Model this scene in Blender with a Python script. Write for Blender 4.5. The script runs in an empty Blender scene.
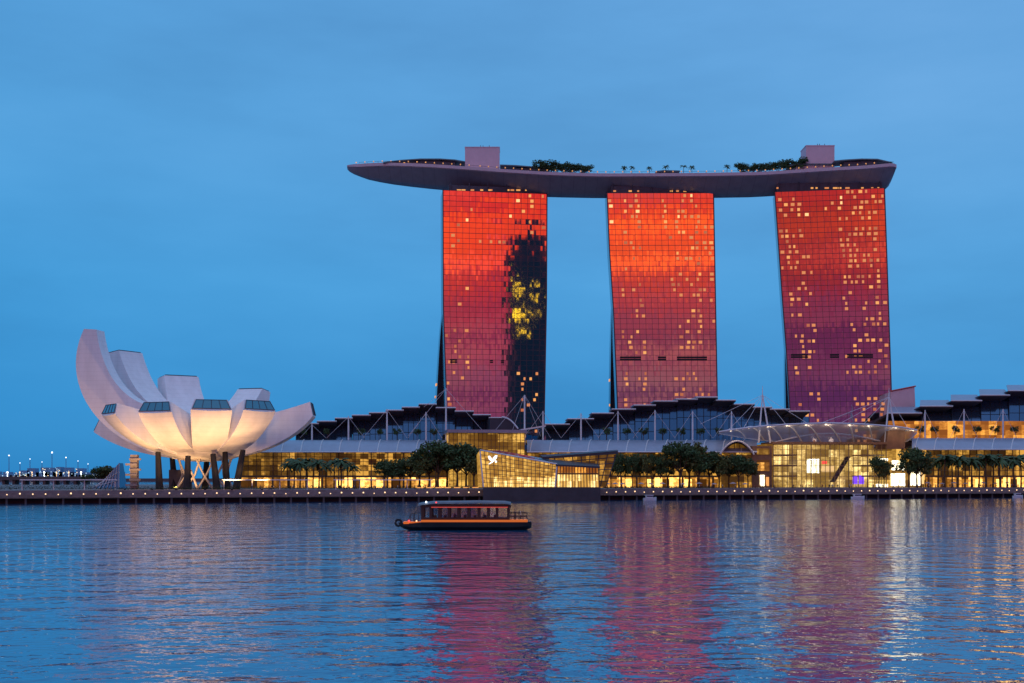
import bpy, bmesh, math, random
from mathutils import Vector, Matrix, noise as mnoise
random.seed(7)
R = math.radians
scene = bpy.context.scene
C = scene.collection

# ------------------------------------------------------------------ camera
FP, CX, YH, CH = 1166.0, 512.0, 478.0, 10.3          # focal length in px, centre column, horizon row, camera height
cam_d = bpy.data.cameras.new('camera'); cam = bpy.data.objects.new('camera', cam_d); C.objects.link(cam)
cam.location = (0, 0, CH); cam.rotation_euler = (R(90), 0, 0)
cam_d.sensor_width = 36; cam_d.lens = 36*FP/1024
cam_d.shift_y = (YH-341.5)/1024
cam_d.clip_start = 0.5; cam_d.clip_end = 60000
scene.camera = cam
scene.render.resolution_x, scene.render.resolution_y = 1024, 683
vs = scene.view_settings
vs.view_transform = 'Standard'; vs.look = 'None'; vs.exposure = 0; scene.cycles.sample_clamp_indirect = 2.5; vs.gamma = 1

# ------------------------------------------------------------------ node helpers
class NT:
    def __init__(s, tree): s.t = tree; s.n = tree.nodes; s.l = tree.links
    def node(s, ty, **kw):
        n = s.n.new(ty)
        for k, v in kw.items(): setattr(n, k, v)
        return n
    def put(s, sock, v):
        if isinstance(v, bpy.types.NodeSocket): s.l.new(v, sock)
        elif v is not None:
            if isinstance(v, (tuple, list)) and len(v) == 3 and sock.type == 'RGBA': v = (*v, 1)
            sock.default_value = v
    def m(s, op, a, b=None, c=None, clamp=False):
        n = s.node('ShaderNodeMath', operation=op, use_clamp=clamp)
        s.put(n.inputs[0], a); s.put(n.inputs[1], b)
        if c is not None: s.put(n.inputs[2], c)
        return n.outputs[0]
    def mix(s, f, a, b, mode='MIX'):
        n = s.node('ShaderNodeMix', data_type='RGBA', blend_type=mode)
        s.put(n.inputs[0], f); s.put(n.inputs[6], a); s.put(n.inputs[7], b)
        return n.outputs[2]
    def ramp(s, f, stops, interp='LINEAR'):
        n = s.node('ShaderNodeValToRGB'); r = n.color_ramp; r.interpolation = interp
        while len(r.elements) < len(stops): r.elements.new(0.5)
        for e, (p, c) in zip(r.elements, stops): e.position = p; e.color = (*c, 1)
        s.put(n.inputs[0], f); return n.outputs[0]
    def rng(s, v, a, b, c=0., d=1., smooth=False):
        n = s.node('ShaderNodeMapRange', interpolation_type='SMOOTHSTEP' if smooth else 'LINEAR')
        for i, q in enumerate((v, a, b, c, d)): s.put(n.inputs[i], q)
        return n.outputs[0]
    def scale(s, vec, sc, loc=(0, 0, 0)):
        n = s.node('ShaderNodeMapping'); s.put(n.inputs[0], vec); n.inputs[3].default_value = sc; n.inputs[1].default_value = loc
        return n.outputs[0]
    def noise(s, vec, sc, det=2., rough=.5):
        n = s.node('ShaderNodeTexNoise'); s.put(n.inputs['Vector'], vec)
        n.inputs['Scale'].default_value = sc; n.inputs['Detail'].default_value = det; n.inputs['Roughness'].default_value = rough
        return n.outputs[0]

# ------------------------------------------------------------------ world: blue dusk ahead, burning afterglow behind the camera
SUN_EL, SUN_AZ = R(1.5), R(217)
world = bpy.data.worlds.new('World'); scene.world = world; world.use_nodes = True
w = NT(world.node_tree); w.n.clear()
tc = w.node('ShaderNodeTexCoord').outputs['Generated']
sep = w.node('ShaderNodeSeparateXYZ'); w.put(sep.inputs[0], tc)
dx, dy, dz = sep.outputs
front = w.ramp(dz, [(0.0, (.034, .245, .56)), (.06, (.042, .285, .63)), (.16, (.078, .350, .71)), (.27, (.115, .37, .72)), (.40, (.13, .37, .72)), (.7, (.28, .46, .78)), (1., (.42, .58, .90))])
cn = w.noise(w.scale(tc, (1.6, 1.6, 6.)), 1.7, 5., .55)
front = w.mix(1., front, w.ramp(cn, [(.30, (.86, .88, .90)), (.5, (1., 1., 1.)), (.72, (1.20, 1.10, 1.07))]), 'MULTIPLY')
az = w.rng(dx, -.55, .30, 0, 1)       # slightly darker blue to the left of the picture
front = w.mix(1., front, w.ramp(az, [(0., (.66, .92, .97)), (1., (1.05, 1.0, 1.0))]), 'MULTIPLY')
bands = w.noise(w.scale(tc, (2.2, 2.2, 34.)), 1.5, 4., .6)
e2 = w.m('ADD', dz, w.m('MULTIPLY', w.m('SUBTRACT', bands, .5), .10))
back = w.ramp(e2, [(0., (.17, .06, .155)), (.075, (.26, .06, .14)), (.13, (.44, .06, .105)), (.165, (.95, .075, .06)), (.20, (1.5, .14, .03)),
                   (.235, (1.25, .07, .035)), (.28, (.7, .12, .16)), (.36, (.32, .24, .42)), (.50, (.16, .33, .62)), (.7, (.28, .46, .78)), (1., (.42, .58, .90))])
streak = w.noise(w.scale(tc, (1.4, 1.4, 60.), (3, 1, 5)), 1.5, 3., .55)
back = w.mix(w.rng(dz, .30, .24), back, w.mix(1., back, w.ramp(streak, [(.40, (.80, .85, .95)), (.52, (1., 1., 1.)), (.62, (1.55, 2.1, 1.2))]), 'MULTIPLY'))
xr = w.ramp(w.rng(dx, -.30, .60), [(0., (.45, .6, .75)), (.22, (.46, .40, .85)), (.32, (.54, .40, .95)), (.37, (.75, .68, .9)), (.42, (1.0, 1.0, 1.0)), (.56, (1.05, 1.0, .9)), (.64, (.95, .62, .95)), (1., (.45, .4, .7))])
back = w.mix(w.rng(dz, .28, .42, 1., 0.), back, w.mix(1., back, xr, 'MULTIPLY'))
fb = w.rng(dy, -.55, .05, 1., 0., True)
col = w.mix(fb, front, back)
below = w.rng(dz, -.02, 0., 1., 0.)
col = w.mix(below, col, (.01, .03, .06))
sky = w.node('ShaderNodeTexSky', sky_type='NISHITA', sun_disc=False)
sky.sun_elevation = SUN_EL; sky.sun_rotation = SUN_AZ
bg1 = w.node('ShaderNodeBackground'); w.put(bg1.inputs[0], sky.outputs[0]); bg1.inputs[1].default_value = .004
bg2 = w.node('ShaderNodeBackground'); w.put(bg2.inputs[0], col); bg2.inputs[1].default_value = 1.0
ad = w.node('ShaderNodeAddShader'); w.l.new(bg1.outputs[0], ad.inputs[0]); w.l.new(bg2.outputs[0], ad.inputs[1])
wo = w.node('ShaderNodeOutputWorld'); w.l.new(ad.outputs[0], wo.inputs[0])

sd = bpy.data.lights.new('sun', 'SUN'); sd.energy = .16; sd.angle = R(14); sd.color = (1., .66, .72)
sun = bpy.data.objects.new('sun', sd); C.objects.link(sun)
sun.rotation_euler = Vector((-.75, -1., .30)).to_track_quat('Z', 'Y').to_euler()

# ------------------------------------------------------------------ placing helpers
def at(px, py, Y):
    return Vector(((px-CX)*Y/FP, Y, CH+(YH-py)*Y/FP))
def wx(px, Y): return (px-CX)*Y/FP
def wz(py, Y): return CH+(YH-py)*Y/FP
def line_pt(px, py, Y0, a):                       # a point of a vertical plane Y = Y0 + a X
    return at(px, py, Y0/(1-a*(px-CX)/FP))
MA = .1191
def mp(px, py, off=0): return line_pt(px, py, 616+off, MA)
QA = .325
def qy(X, off=0): return 528+QA*X+off
GZ = 5.2                                           # promenade level
U = Vector((1, QA, 0)).normalized(); V = Vector((-U.y, U.x, 0))
def qp(s, v, z): 
    p = Vector((0, 528, 0))+U*s+V*v; return Vector((p.x, p.y, z))
def qs(px, v=0):                                   # distance along the quay that projects to this column
    best = None
    lo, hi = -900, 900
    for _ in range(50):
        mid = (lo+hi)/2; p = qp(mid, v, 0)
        if p.x/p.y*FP+CX < px: lo = mid
        else: hi = mid
    return lo

# ------------------------------------------------------------------ mesh builder
class MB:
    def __init__(s): s.v = []; s.f = []; s.mi = []; s.cur = 0
    def add(s, vs, fs):
        b = len(s.v); s.v += [Vector(q) for q in vs]
        for f in fs: s.f.append([b+i for i in f]); s.mi.append(s.cur)
        return s
    def box8(s, p):                               # p: 4 bottom, 4 top
        return s.add(p, [(3, 2, 1, 0), (4, 5, 6, 7), (0, 1, 5, 4), (1, 2, 6, 5), (2, 3, 7, 6), (3, 0, 4, 7)])
    def box(s, x0, x1, y0, y1, z0, z1):
        return s.box8([(x0, y0, z0), (x1, y0, z0), (x1, y1, z0), (x0, y1, z0), (x0, y0, z1), (x1, y0, z1), (x1, y1, z1), (x0, y1, z1)])
    def obox(s, c, d, l, wdt, z0, z1):            # oriented: centre xy, direction, length, width
        c = Vector((c[0], c[1], 0)); d = Vector((d[0], d[1], 0)).normalized(); n = Vector((-d.y, d.x, 0))
        q = [c-d*l/2-n*wdt/2, c+d*l/2-n*wdt/2, c+d*l/2+n*wdt/2, c-d*l/2+n*wdt/2]
        return s.box8([(a.x, a.y, z0) for a in q]+[(a.x, a.y, z1) for a in q])
    def prism(s, pts, d):                         # planar polygon extruded along d
        n = len(pts); d = Vector(d); pts = [Vector(p) for p in pts]
        return s.add(pts+[p+d for p in pts], [list(range(n-1, -1, -1)), list(range(n, 2*n))]+[(i, (i+1) % n, n+(i+1) % n, n+i) for i in range(n)])
    def tube(s, pts, r, seg=6, cap=True):
        pts = [Vector(p) for p in pts]
        if not isinstance(r, (list, tuple)): r = [r]*len(pts)
        rings = []
        for i, p in enumerate(pts):
            a = pts[max(i-1, 0)]; b = pts[min(i+1, len(pts)-1)]; d = (b-a).normalized()
            up = Vector((0, 0, 1)) if abs(d.z) < .95 else Vector((1, 0, 0))
            x = d.cross(up).normalized(); y = x.cross(d).normalized()
            rings.append([p+(x*math.cos(2*math.pi*k/seg)+y*math.sin(2*math.pi*k/seg))*r[i] for k in range(seg)])
        return s.loft(rings, True, cap)
    def loft(s, rings, closed=True, cap=True):
        n = len(rings[0]); b = [q for g in rings for q in g]; f = []
        for i in range(len(rings)-1):
            for k in range(n if closed else n-1):
                k2 = (k+1) % n
                f.append((i*n+k, i*n+k2, (i+1)*n+k2, (i+1)*n+k))
        if cap and closed:
            f.append(list(range(n-1, -1, -1))); f.append([(len(rings)-1)*n+k for k in range(n)])
        return s.add(b, f)
    def ball(s, c, rx, ry=None, rz=None, seg=8, rows=6):
        ry = ry or rx; rz = rz or rx; c = Vector(c); rings = []
        for i in range(rows+1):
            t = math.pi*(i+.02)/(rows+.04)
            rings.append([c+Vector((rx*math.sin(t)*math.cos(2*math.pi*k/seg), ry*math.sin(t)*math.sin(2*math.pi*k/seg), -rz*math.cos(t))) for k in range(seg)])
        return s.loft(rings)
    def build(s, name, m, parent=None, origin=None, smooth=False, recalc=True):
        o0 = Vector(parent['_o']) if parent is not None else (Vector(origin) if origin is not None else s.base())
        me = bpy.data.meshes.new(name)
        me.from_pydata([tuple(q-o0) for q in s.v], [], s.f)
        mats = m if isinstance(m, (list, tuple)) else [m]
        for q in mats: me.materials.append(q)
        if len(mats) > 1: me.polygons.foreach_set('material_index', s.mi)
        if recalc:
            bm = bmesh.new(); bm.from_mesh(me); bmesh.ops.recalc_face_normals(bm, faces=bm.faces); bm.to_mesh(me); bm.free()
        if smooth: me.polygons.foreach_set('use_smooth', [True]*len(me.polygons))
        me.update()
        o = bpy.data.objects.new(name, me); C.objects.link(o); o['_o'] = tuple(o0)
        if parent is not None: o.parent = parent
        else: o.location = o0
        return o
    def base(s):
        n = len(s.v); x = sum(q.x for q in s.v)/n; y = sum(q.y for q in s.v)/n
        return Vector((x, y, min(q.z for q in s.v)))
def tag(o, label=None, cat=None, group=None, kind=None):
    if label: o['label'] = label
    if cat: o['category'] = cat
    if group: o['group'] = group
    if kind: o['kind'] = kind
    return o
def thing(name, label, cat, loc=(0, 0, 0), group=None):
    o = bpy.data.objects.new(name, None); C.objects.link(o); o.location = loc; o['_o'] = tuple(loc); o.empty_display_size = .5
    return tag(o, label, cat, group)
def dup(root, loc, rz=0, sc=1., label=None, group=None):
    r = root.copy(); C.objects.link(r); r.location = loc; r.rotation_euler = (0, 0, rz)
    r.scale = sc if isinstance(sc, (tuple, list)) else (sc, sc, sc)
    if label: r['label'] = label
    if group: r['group'] = group
    for ch in root.children:
        c = ch.copy(); C.objects.link(c); c.parent = r
        for g in ch.children:
            d = g.copy(); C.objects.link(d); d.parent = c
    return r
ORD = 'first second third fourth fifth sixth seventh eighth ninth tenth eleventh twelfth thirteenth fourteenth fifteenth sixteenth seventeenth eighteenth nineteenth twentieth'.split()
def ordn(i):
    if i < 20: return ORD[i]
    t = 'twenty thirty forty fifty sixty seventy eighty ninety'.split()[(i+1)//10-2]
    return t.replace('ty', 'tieth') if (i+1) % 10 == 0 else t+'-'+ORD[(i+1) % 10-1]

# ------------------------------------------------------------------ materials
def mat(name, colr, rough=.6, metal=0., emit=None, es=0., var=0., vs_=.3, bump=0., sample=None, spec=None):
    m = bpy.data.materials.new(name); m.use_nodes = True; t = NT(m.node_tree)
    b = t.n['Principled BSDF']; b.inputs['Base Color'].default_value = (*colr, 1)
    b.inputs['Roughness'].default_value = rough; b.inputs['Metallic'].default_value = metal
    if spec is not None: b.inputs['Specular IOR Level'].default_value = spec
    if emit: b.inputs['Emission Color'].default_value = (*emit, 1); b.inputs['Emission Strength'].default_value = es
    if var or bump:
        co = t.node('ShaderNodeTexCoord').outputs['Object']
        n = t.noise(co, vs_, 4., .6)
        if var:
            lo = tuple(c*(1-var) for c in colr); hi = tuple(min(1, c*(1+var)) for c in colr)
            t.put(b.inputs['Base Color'], t.ramp(n, [(.3, lo), (.7, hi)]))
        if bump:
            bn = t.node('ShaderNodeBump'); bn.inputs['Strength'].default_value = bump; bn.inputs['Distance'].default_value = .3
            t.put(bn.inputs['Height'], n); t.l.new(bn.outputs[0], b.inputs['Normal'])
    if sample is False: m.cycles.emission_sampling = 'NONE'
    return m
def glow(name, colr, s, sample=False):
    return mat(name, (.1, .1, .1), .5, 0, colr, s, sample=sample)
def lit_wall(name, dark, bright, cw, chh, lo=.1, hi=1.2, power=2., axis='X', big=.02, base=(.05, .03, .015), rough=.25):
    """curtain wall seen lit from inside: every bay its own brightness"""
    m = bpy.data.materials.new(name); m.use_nodes = True; t = NT(m.node_tree); b = t.n['Principled BSDF']
    co = t.node('ShaderNodeTexCoord').outputs['Object']
    sp = t.node('ShaderNodeSeparateXYZ'); t.put(sp.inputs[0], co)
    u = t.m('FLOOR', t.m('DIVIDE', sp.outputs[0 if axis == 'X' else 1], cw)); v = t.m('FLOOR', t.m('DIVIDE', sp.outputs[2], chh))
    cb = t.node('ShaderNodeCombineXYZ'); t.put(cb.inputs[0], u); t.put(cb.inputs[1], v)
    wn = t.node('ShaderNodeTexWhiteNoise', noise_dimensions='2D'); t.l.new(cb.outputs[0], wn.inputs['Vector'])
    w1 = t.node('ShaderNodeTexWhiteNoise', noise_dimensions='1D'); t.put(w1.inputs['W'], t.m('FLOOR', t.m('DIVIDE', sp.outputs[0 if axis == 'X' else 1], cw*.5)))
    f = t.m('MULTIPLY', t.m('POWER', wn.outputs[0], power), t.rng(w1.outputs[0], 0, 1, .45, 1.6))
    fine = t.noise(t.scale(co, (1., 1., 1.6)), .55, 4., .65)
    bigN = t.noise(co, big, 2.)
    f = t.m('MULTIPLY', f, t.rng(fine, .3, .7, .35, 1.5)); f = t.m('MULTIPLY', f, t.rng(bigN, .35, .65, .5, 1.35))
    st = t.rng(f, 0., 1., lo, hi)
    t.put(b.inputs['Emission Color'], t.mix(t.m('MULTIPLY', f, 1., clamp=True), dark, bright)); t.put(b.inputs['Emission Strength'], st)
    b.inputs['Base Color'].default_value = (*base, 1); b.inputs['Roughness'].default_value = rough
    m.cycles.emission_sampling = 'NONE'
    return m

M = {}
M['white'] = mat('museum_white', (.86, .84, .87), .42)
def seam_mat(m, colr, gap, dirt, axis=2, wline=.05, dark=.80):
    t = NT(m.node_tree); b = t.n['Principled BSDF']; co = t.node('ShaderNodeTexCoord').outputs['Object']
    sp = t.node('ShaderNodeSeparateXYZ'); t.put(sp.inputs[0], co)
    fr = t.m('FRACT', t.m('DIVIDE', sp.outputs[axis], gap)); ln = t.m('LESS_THAN', fr, wline)
    n = t.noise(t.scale(co, (.25, .25, .05)), 1., 5., .65)
    c = t.ramp(n, [(.3, tuple(q*(1-dirt) for q in colr)), (.65, colr)])
    t.put(b.inputs['Base Color'], t.mix(t.m('MULTIPLY', ln, 1-dark), c, (.05, .05, .06)))
seam_mat(M['white'], (.90, .89, .92), 2.1, .14, 2, .08, .90)
M['whitepaint'] = mat('white_paint', (.72, .74, .78), .45, var=.05)
M['roofmetal'] = mat('roof_metal', (.30, .35, .46), .38, .3, var=.08)
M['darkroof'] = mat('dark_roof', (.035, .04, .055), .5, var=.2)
M['concrete'] = mat('concrete', (.26, .24, .25), .8, var=.18, bump=.2)
M['darkconc'] = mat('dark_concrete', (.10, .095, .105), .8, var=.2)
M['quayface'] = mat('quay_face', (.20, .17, .19), .8, var=.25, vs_=.5)
M['black'] = mat('black_and_shade', (.012, .012, .016), .7)
M['paving'] = mat('paving', (.17, .14, .14), .8, var=.2)
M['boards'] = mat('boards', (.15, .11, .10), .75, var=.25, vs_=1.)
M['brick'] = mat('brown_stone', (.22, .12, .07), .7, var=.2)
M['trunk'] = mat('bark', (.09, .06, .04), .9, var=.3, vs_=2.)
M['leaf'] = mat('leaf', (.05, .10, .03), .7, var=.45, vs_=.6)
M['leaf2'] = mat('leaf_olive', (.10, .12, .03), .7, var=.4, vs_=.6)
M['palm'] = mat('palm_leaf', (.05, .10, .03), .6, var=.4, vs_=.8)
M['hedge'] = mat('hedge', (.03, .055, .022), .8, var=.5, vs_=1.5)
M['mirror'] = mat('mirror_glass', (.66, .62, .66), .035, 1.)
M['endglass'] = mat('end_glass', (.10, .10, .14), .12, .6, var=.3, vs_=.2)
M['mullion'] = mat('mullion', (.085, .045, .055), .5)
M['louvre'] = mat('louvre', (.012, .008, .012), .7)
M['plant'] = mat('roof_plant', (.07, .07, .10), .6, var=.25)
M['hull'] = mat('skypark_hull', (.34, .31, .37), .42, .25, var=.07, vs_=.15)
seam_mat(M['hull'], (.34, .31, .37), 7.4, .18, 0, .03, .6)
M['hulllip'] = mat('skypark_lip', (.58, .47, .54), .5, var=.08)
M['blueglass'] = mat('blue_glass', (.085, .15, .25), .12, .75)
M['pinkbox'] = mat('lift_house', (.70, .52, .60), .7, var=.05)
M['win_o'] = glow('window_amber', (1., .34, .09), .72)
M['win_d'] = glow('window_dim', (1., .26, .07), .48)
M['win_y'] = glow('window_yellow', (1., .42, .10), .95)
M['win_w'] = glow('window_white', (1., .58, .22), 1.25)
M['lampw'] = glow('lamp_warm', (1., .62, .32), 1.9)
M['lampc2'] = glow('rib_lamp_glow', (1., .8, .55), 2.2)
M['lampc'] = glow('lamp_cool', (.85, .93, 1.), 9.)
M['screen'] = lit_wall('bright_screen', (1., .80, .42), (1., .95, .78), 1.5, 2.1, 1.6, 5.0, .8, big=.2)
M['purple'] = glow('purple_screen', (.22, .06, 1.), 1.6)
M['redlight'] = glow('red_light', (1., .06, .04), 1.8)
M['lowglass'] = lit_wall('arcade_glass', (.50, .22, .02), (1., .50, .08), 4.2, 3., .07, .80, 1.7)
M['shops'] = lit_wall('shopfront_glow', (.55, .20, .02), (1., .52, .12), 4.1, 4.5, .10, 3.2, 1.6)
M['hallglow'] = lit_wall('hall_glow', (.60, .27, .025), (1., .56, .11), 5.2, 4., .16, .95, 1.4)
for k_ in ('shops', 'lowglass'): M[k_].cycles.emission_sampling = 'AUTO'
M['orange'] = lit_wall('terrace_glow', (.7, .20, .02), (1., .42, .06), 5., 3., .35, 1.2, 1.4)
M['crystal'] = lit_wall('crystal_glow', (.75, .34, .04), (1., .58, .12), 1.9, 1.6, .42, 1.1, 1.0, big=.06)
M['crystal_hot'] = lit_wall('crystal_floor_glow', (1., .50, .08), (1., .75, .3), 1.5, 3., .6, 2.0, 1.3, big=.1)

def glass_pane():
    m = bpy.data.materials.new('clear_pane'); m.use_nodes = True; t = NT(m.node_tree); t.n.clear()
    a = t.node('ShaderNodeBsdfTransparent'); a.inputs[0].default_value = (.9, .93, .95, 1)
    g = t.node('ShaderNodeBsdfGlossy'); g.inputs['Roughness'].default_value = .05
    fr = t.node('ShaderNodeFresnel'); fr.inputs[0].default_value = 1.5
    x = t.node('ShaderNodeMixShader'); t.l.new(fr.outputs[0], x.inputs[0]); t.l.new(a.outputs[0], x.inputs[1]); t.l.new(g.outputs[0], x.inputs[2])
    o = t.node('ShaderNodeOutputMaterial'); t.l.new(x.outputs[0], o.inputs[0]); return m
M['pane'] = glass_pane()
def etfe():
    m = bpy.data.materials.new('canopy_fabric'); m.use_nodes = True; t = NT(m.node_tree); t.n.clear()
    a = t.node('ShaderNodeBsdfTransparent'); a.inputs[0].default_value = (.8, .82, .9, 1)
    g = t.node('ShaderNodeBsdfPrincipled'); g.inputs['Base Color'].default_value = (.60, .60, .70, 1); g.inputs['Roughness'].default_value = .35
    x = t.node('ShaderNodeMixShader'); x.inputs[0].default_value = .62; t.l.new(a.outputs[0], x.inputs[1]); t.l.new(g.outputs[0], x.inputs[2])
    o = t.node('ShaderNodeOutputMaterial'); t.l.new(x.outputs[0], o.inputs[0]); return m
M['etfe'] = etfe()

# ------------------------------------------------------------------ water and land
def water_mat():
    m = bpy.data.materials.new('bay_water'); m.use_nodes = True; t = NT(m.node_tree); b = t.n['Principled BSDF']
    b.inputs['Base Color'].default_value = (.0, .105, .24, 1); b.inputs['Roughness'].default_value = .03
    b.inputs['IOR'].default_value = 2.3; b.inputs['Specular Tint'].default_value = (.74, .95, 1., 1)
    co = t.node('ShaderNodeTexCoord').outputs['Object']
    warp = t.noise(t.scale(co, (.006, .015, 1)), 1., 3.)
    n1 = t.noise(t.scale(co, (.42, .52, 1)), 1., 3., .55)
    n2 = t.noise(t.scale(co, (.13, .17, 1), (7, 3, 0)), 1., 3., .5)
    h = t.m('ADD', t.m('MULTIPLY', n1, .42), t.m('MULTIPLY', n2, 1.35))
    bn = t.node('ShaderNodeBump'); bn.inputs['Distance'].default_value = 1.
    t.put(bn.inputs['Height'], h)
    sx = t.node('ShaderNodeSeparateXYZ'); t.put(sx.inputs[0], co)
    fromq = t.m('SUBTRACT', 528., t.m('SUBTRACT', sx.outputs[1], t.m('MULTIPLY', sx.outputs[0], QA)))   # metres from the quay: calm in its lee
    t.put(bn.inputs['Strength'], t.m('MULTIPLY', t.rng(warp, .3, .7, .26, .48), t.rng(fromq, 3., 45., .16, 1.1, True)))
    t.l.new(bn.outputs[0], b.inputs['Normal'])
    return m
wm = MB().add([(-25000, -3000, 0), (25000, -3000, 0), (25000, 42000, 0), (-25000, 42000, 0)], [(0, 1, 2, 3)])
tag(wm.build('water', water_mat(), origin=(0, 0, 0)), kind='structure')

# promenade ground behind the quay
gl, gr_ = qp(-620, 10, GZ), qp(620, 10, GZ)
land = MB()
land.prism([gl, gr_, (gr_.x-60, 1150, GZ), (gl.x+150, 900, GZ)], (0, 0, -6.5))
tag(land.build('ground', M['paving'], origin=(0, 0, 0)), kind='structure')
q = MB()
S0, S1 = -620, 620
def strip(mb, v0, v1, z0, z1, s0=S0, s1=S1):
    a, b, c, d = qp(s0, v0, z0), qp(s1, v0, z0), qp(s1, v1, z0), qp(s0, v1, z0); up = Vector((0, 0, z1-z0))
    mb.box8([a, b, c, d, a+up, b+up, c+up, d+up])
strip(q, 0, 5.2, 2.1, 2.6)
tag(q.build('boardwalk', M['boards']), kind='structure')
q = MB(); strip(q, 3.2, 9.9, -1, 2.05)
tag(q.build('quay_base', M['black']), kind='structure')  # near-black colour stands in for the shade under the boardwalk
q = MB(); strip(q, 5.2, 6.6, 2.1, 3.5); strip(q, 6.6, 8., 2.1, 4.3); strip(q, 8., 10.02, 2.1, GZ+.02)
tag(q.build('steps', M['quayface']), kind='structure')
pile0 = None
i = 0
for s in range(-330, 360, 7):
    p = qp(s, 1.2, -1)
    if pile0 is None:
        pm = MB(); pm.tube([(p.x, p.y, -1), (p.x, p.y, 2.1)], .45, 8)
        pile0 = tag(pm.build('quay_pile', M['darkconc'], origin=p), 'round dark concrete pile standing in the water under the boardwalk edge', 'pile', 'piles under the boardwalk')
    else: dup(pile0, p)
# bollard lights along the boardwalk
lamp0 = None
for k in range(-52, 66):
    s = k*4.8; p = qp(s, 4.0, 2.6)
    if abs(p.x/p.y*FP) > 530: continue
    pxx = p.x/p.y*FP+CX
    if 484 < pxx < 598: continue
    if lamp0 is None:
        lamp0 = thing('bollard_light', 'small round warm light on a low post along the boardwalk edge', 'lamp', p, 'bollard lights along the boardwalk')
        b = MB(); b.tube([p, p+Vector((0, 0, .95))], .12, 6); b.build('post', M['darkconc'], lamp0)
        b = MB(); b.ball(p+Vector((0, 0, 1.2)), .30, seg=8, rows=5); b.build('light_globe', M['lampw'], lamp0, smooth=True)
    else: dup(lamp0, p, 0, 1+.22*math.sin(k*2.3)*math.sin(k*.7+1))

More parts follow.
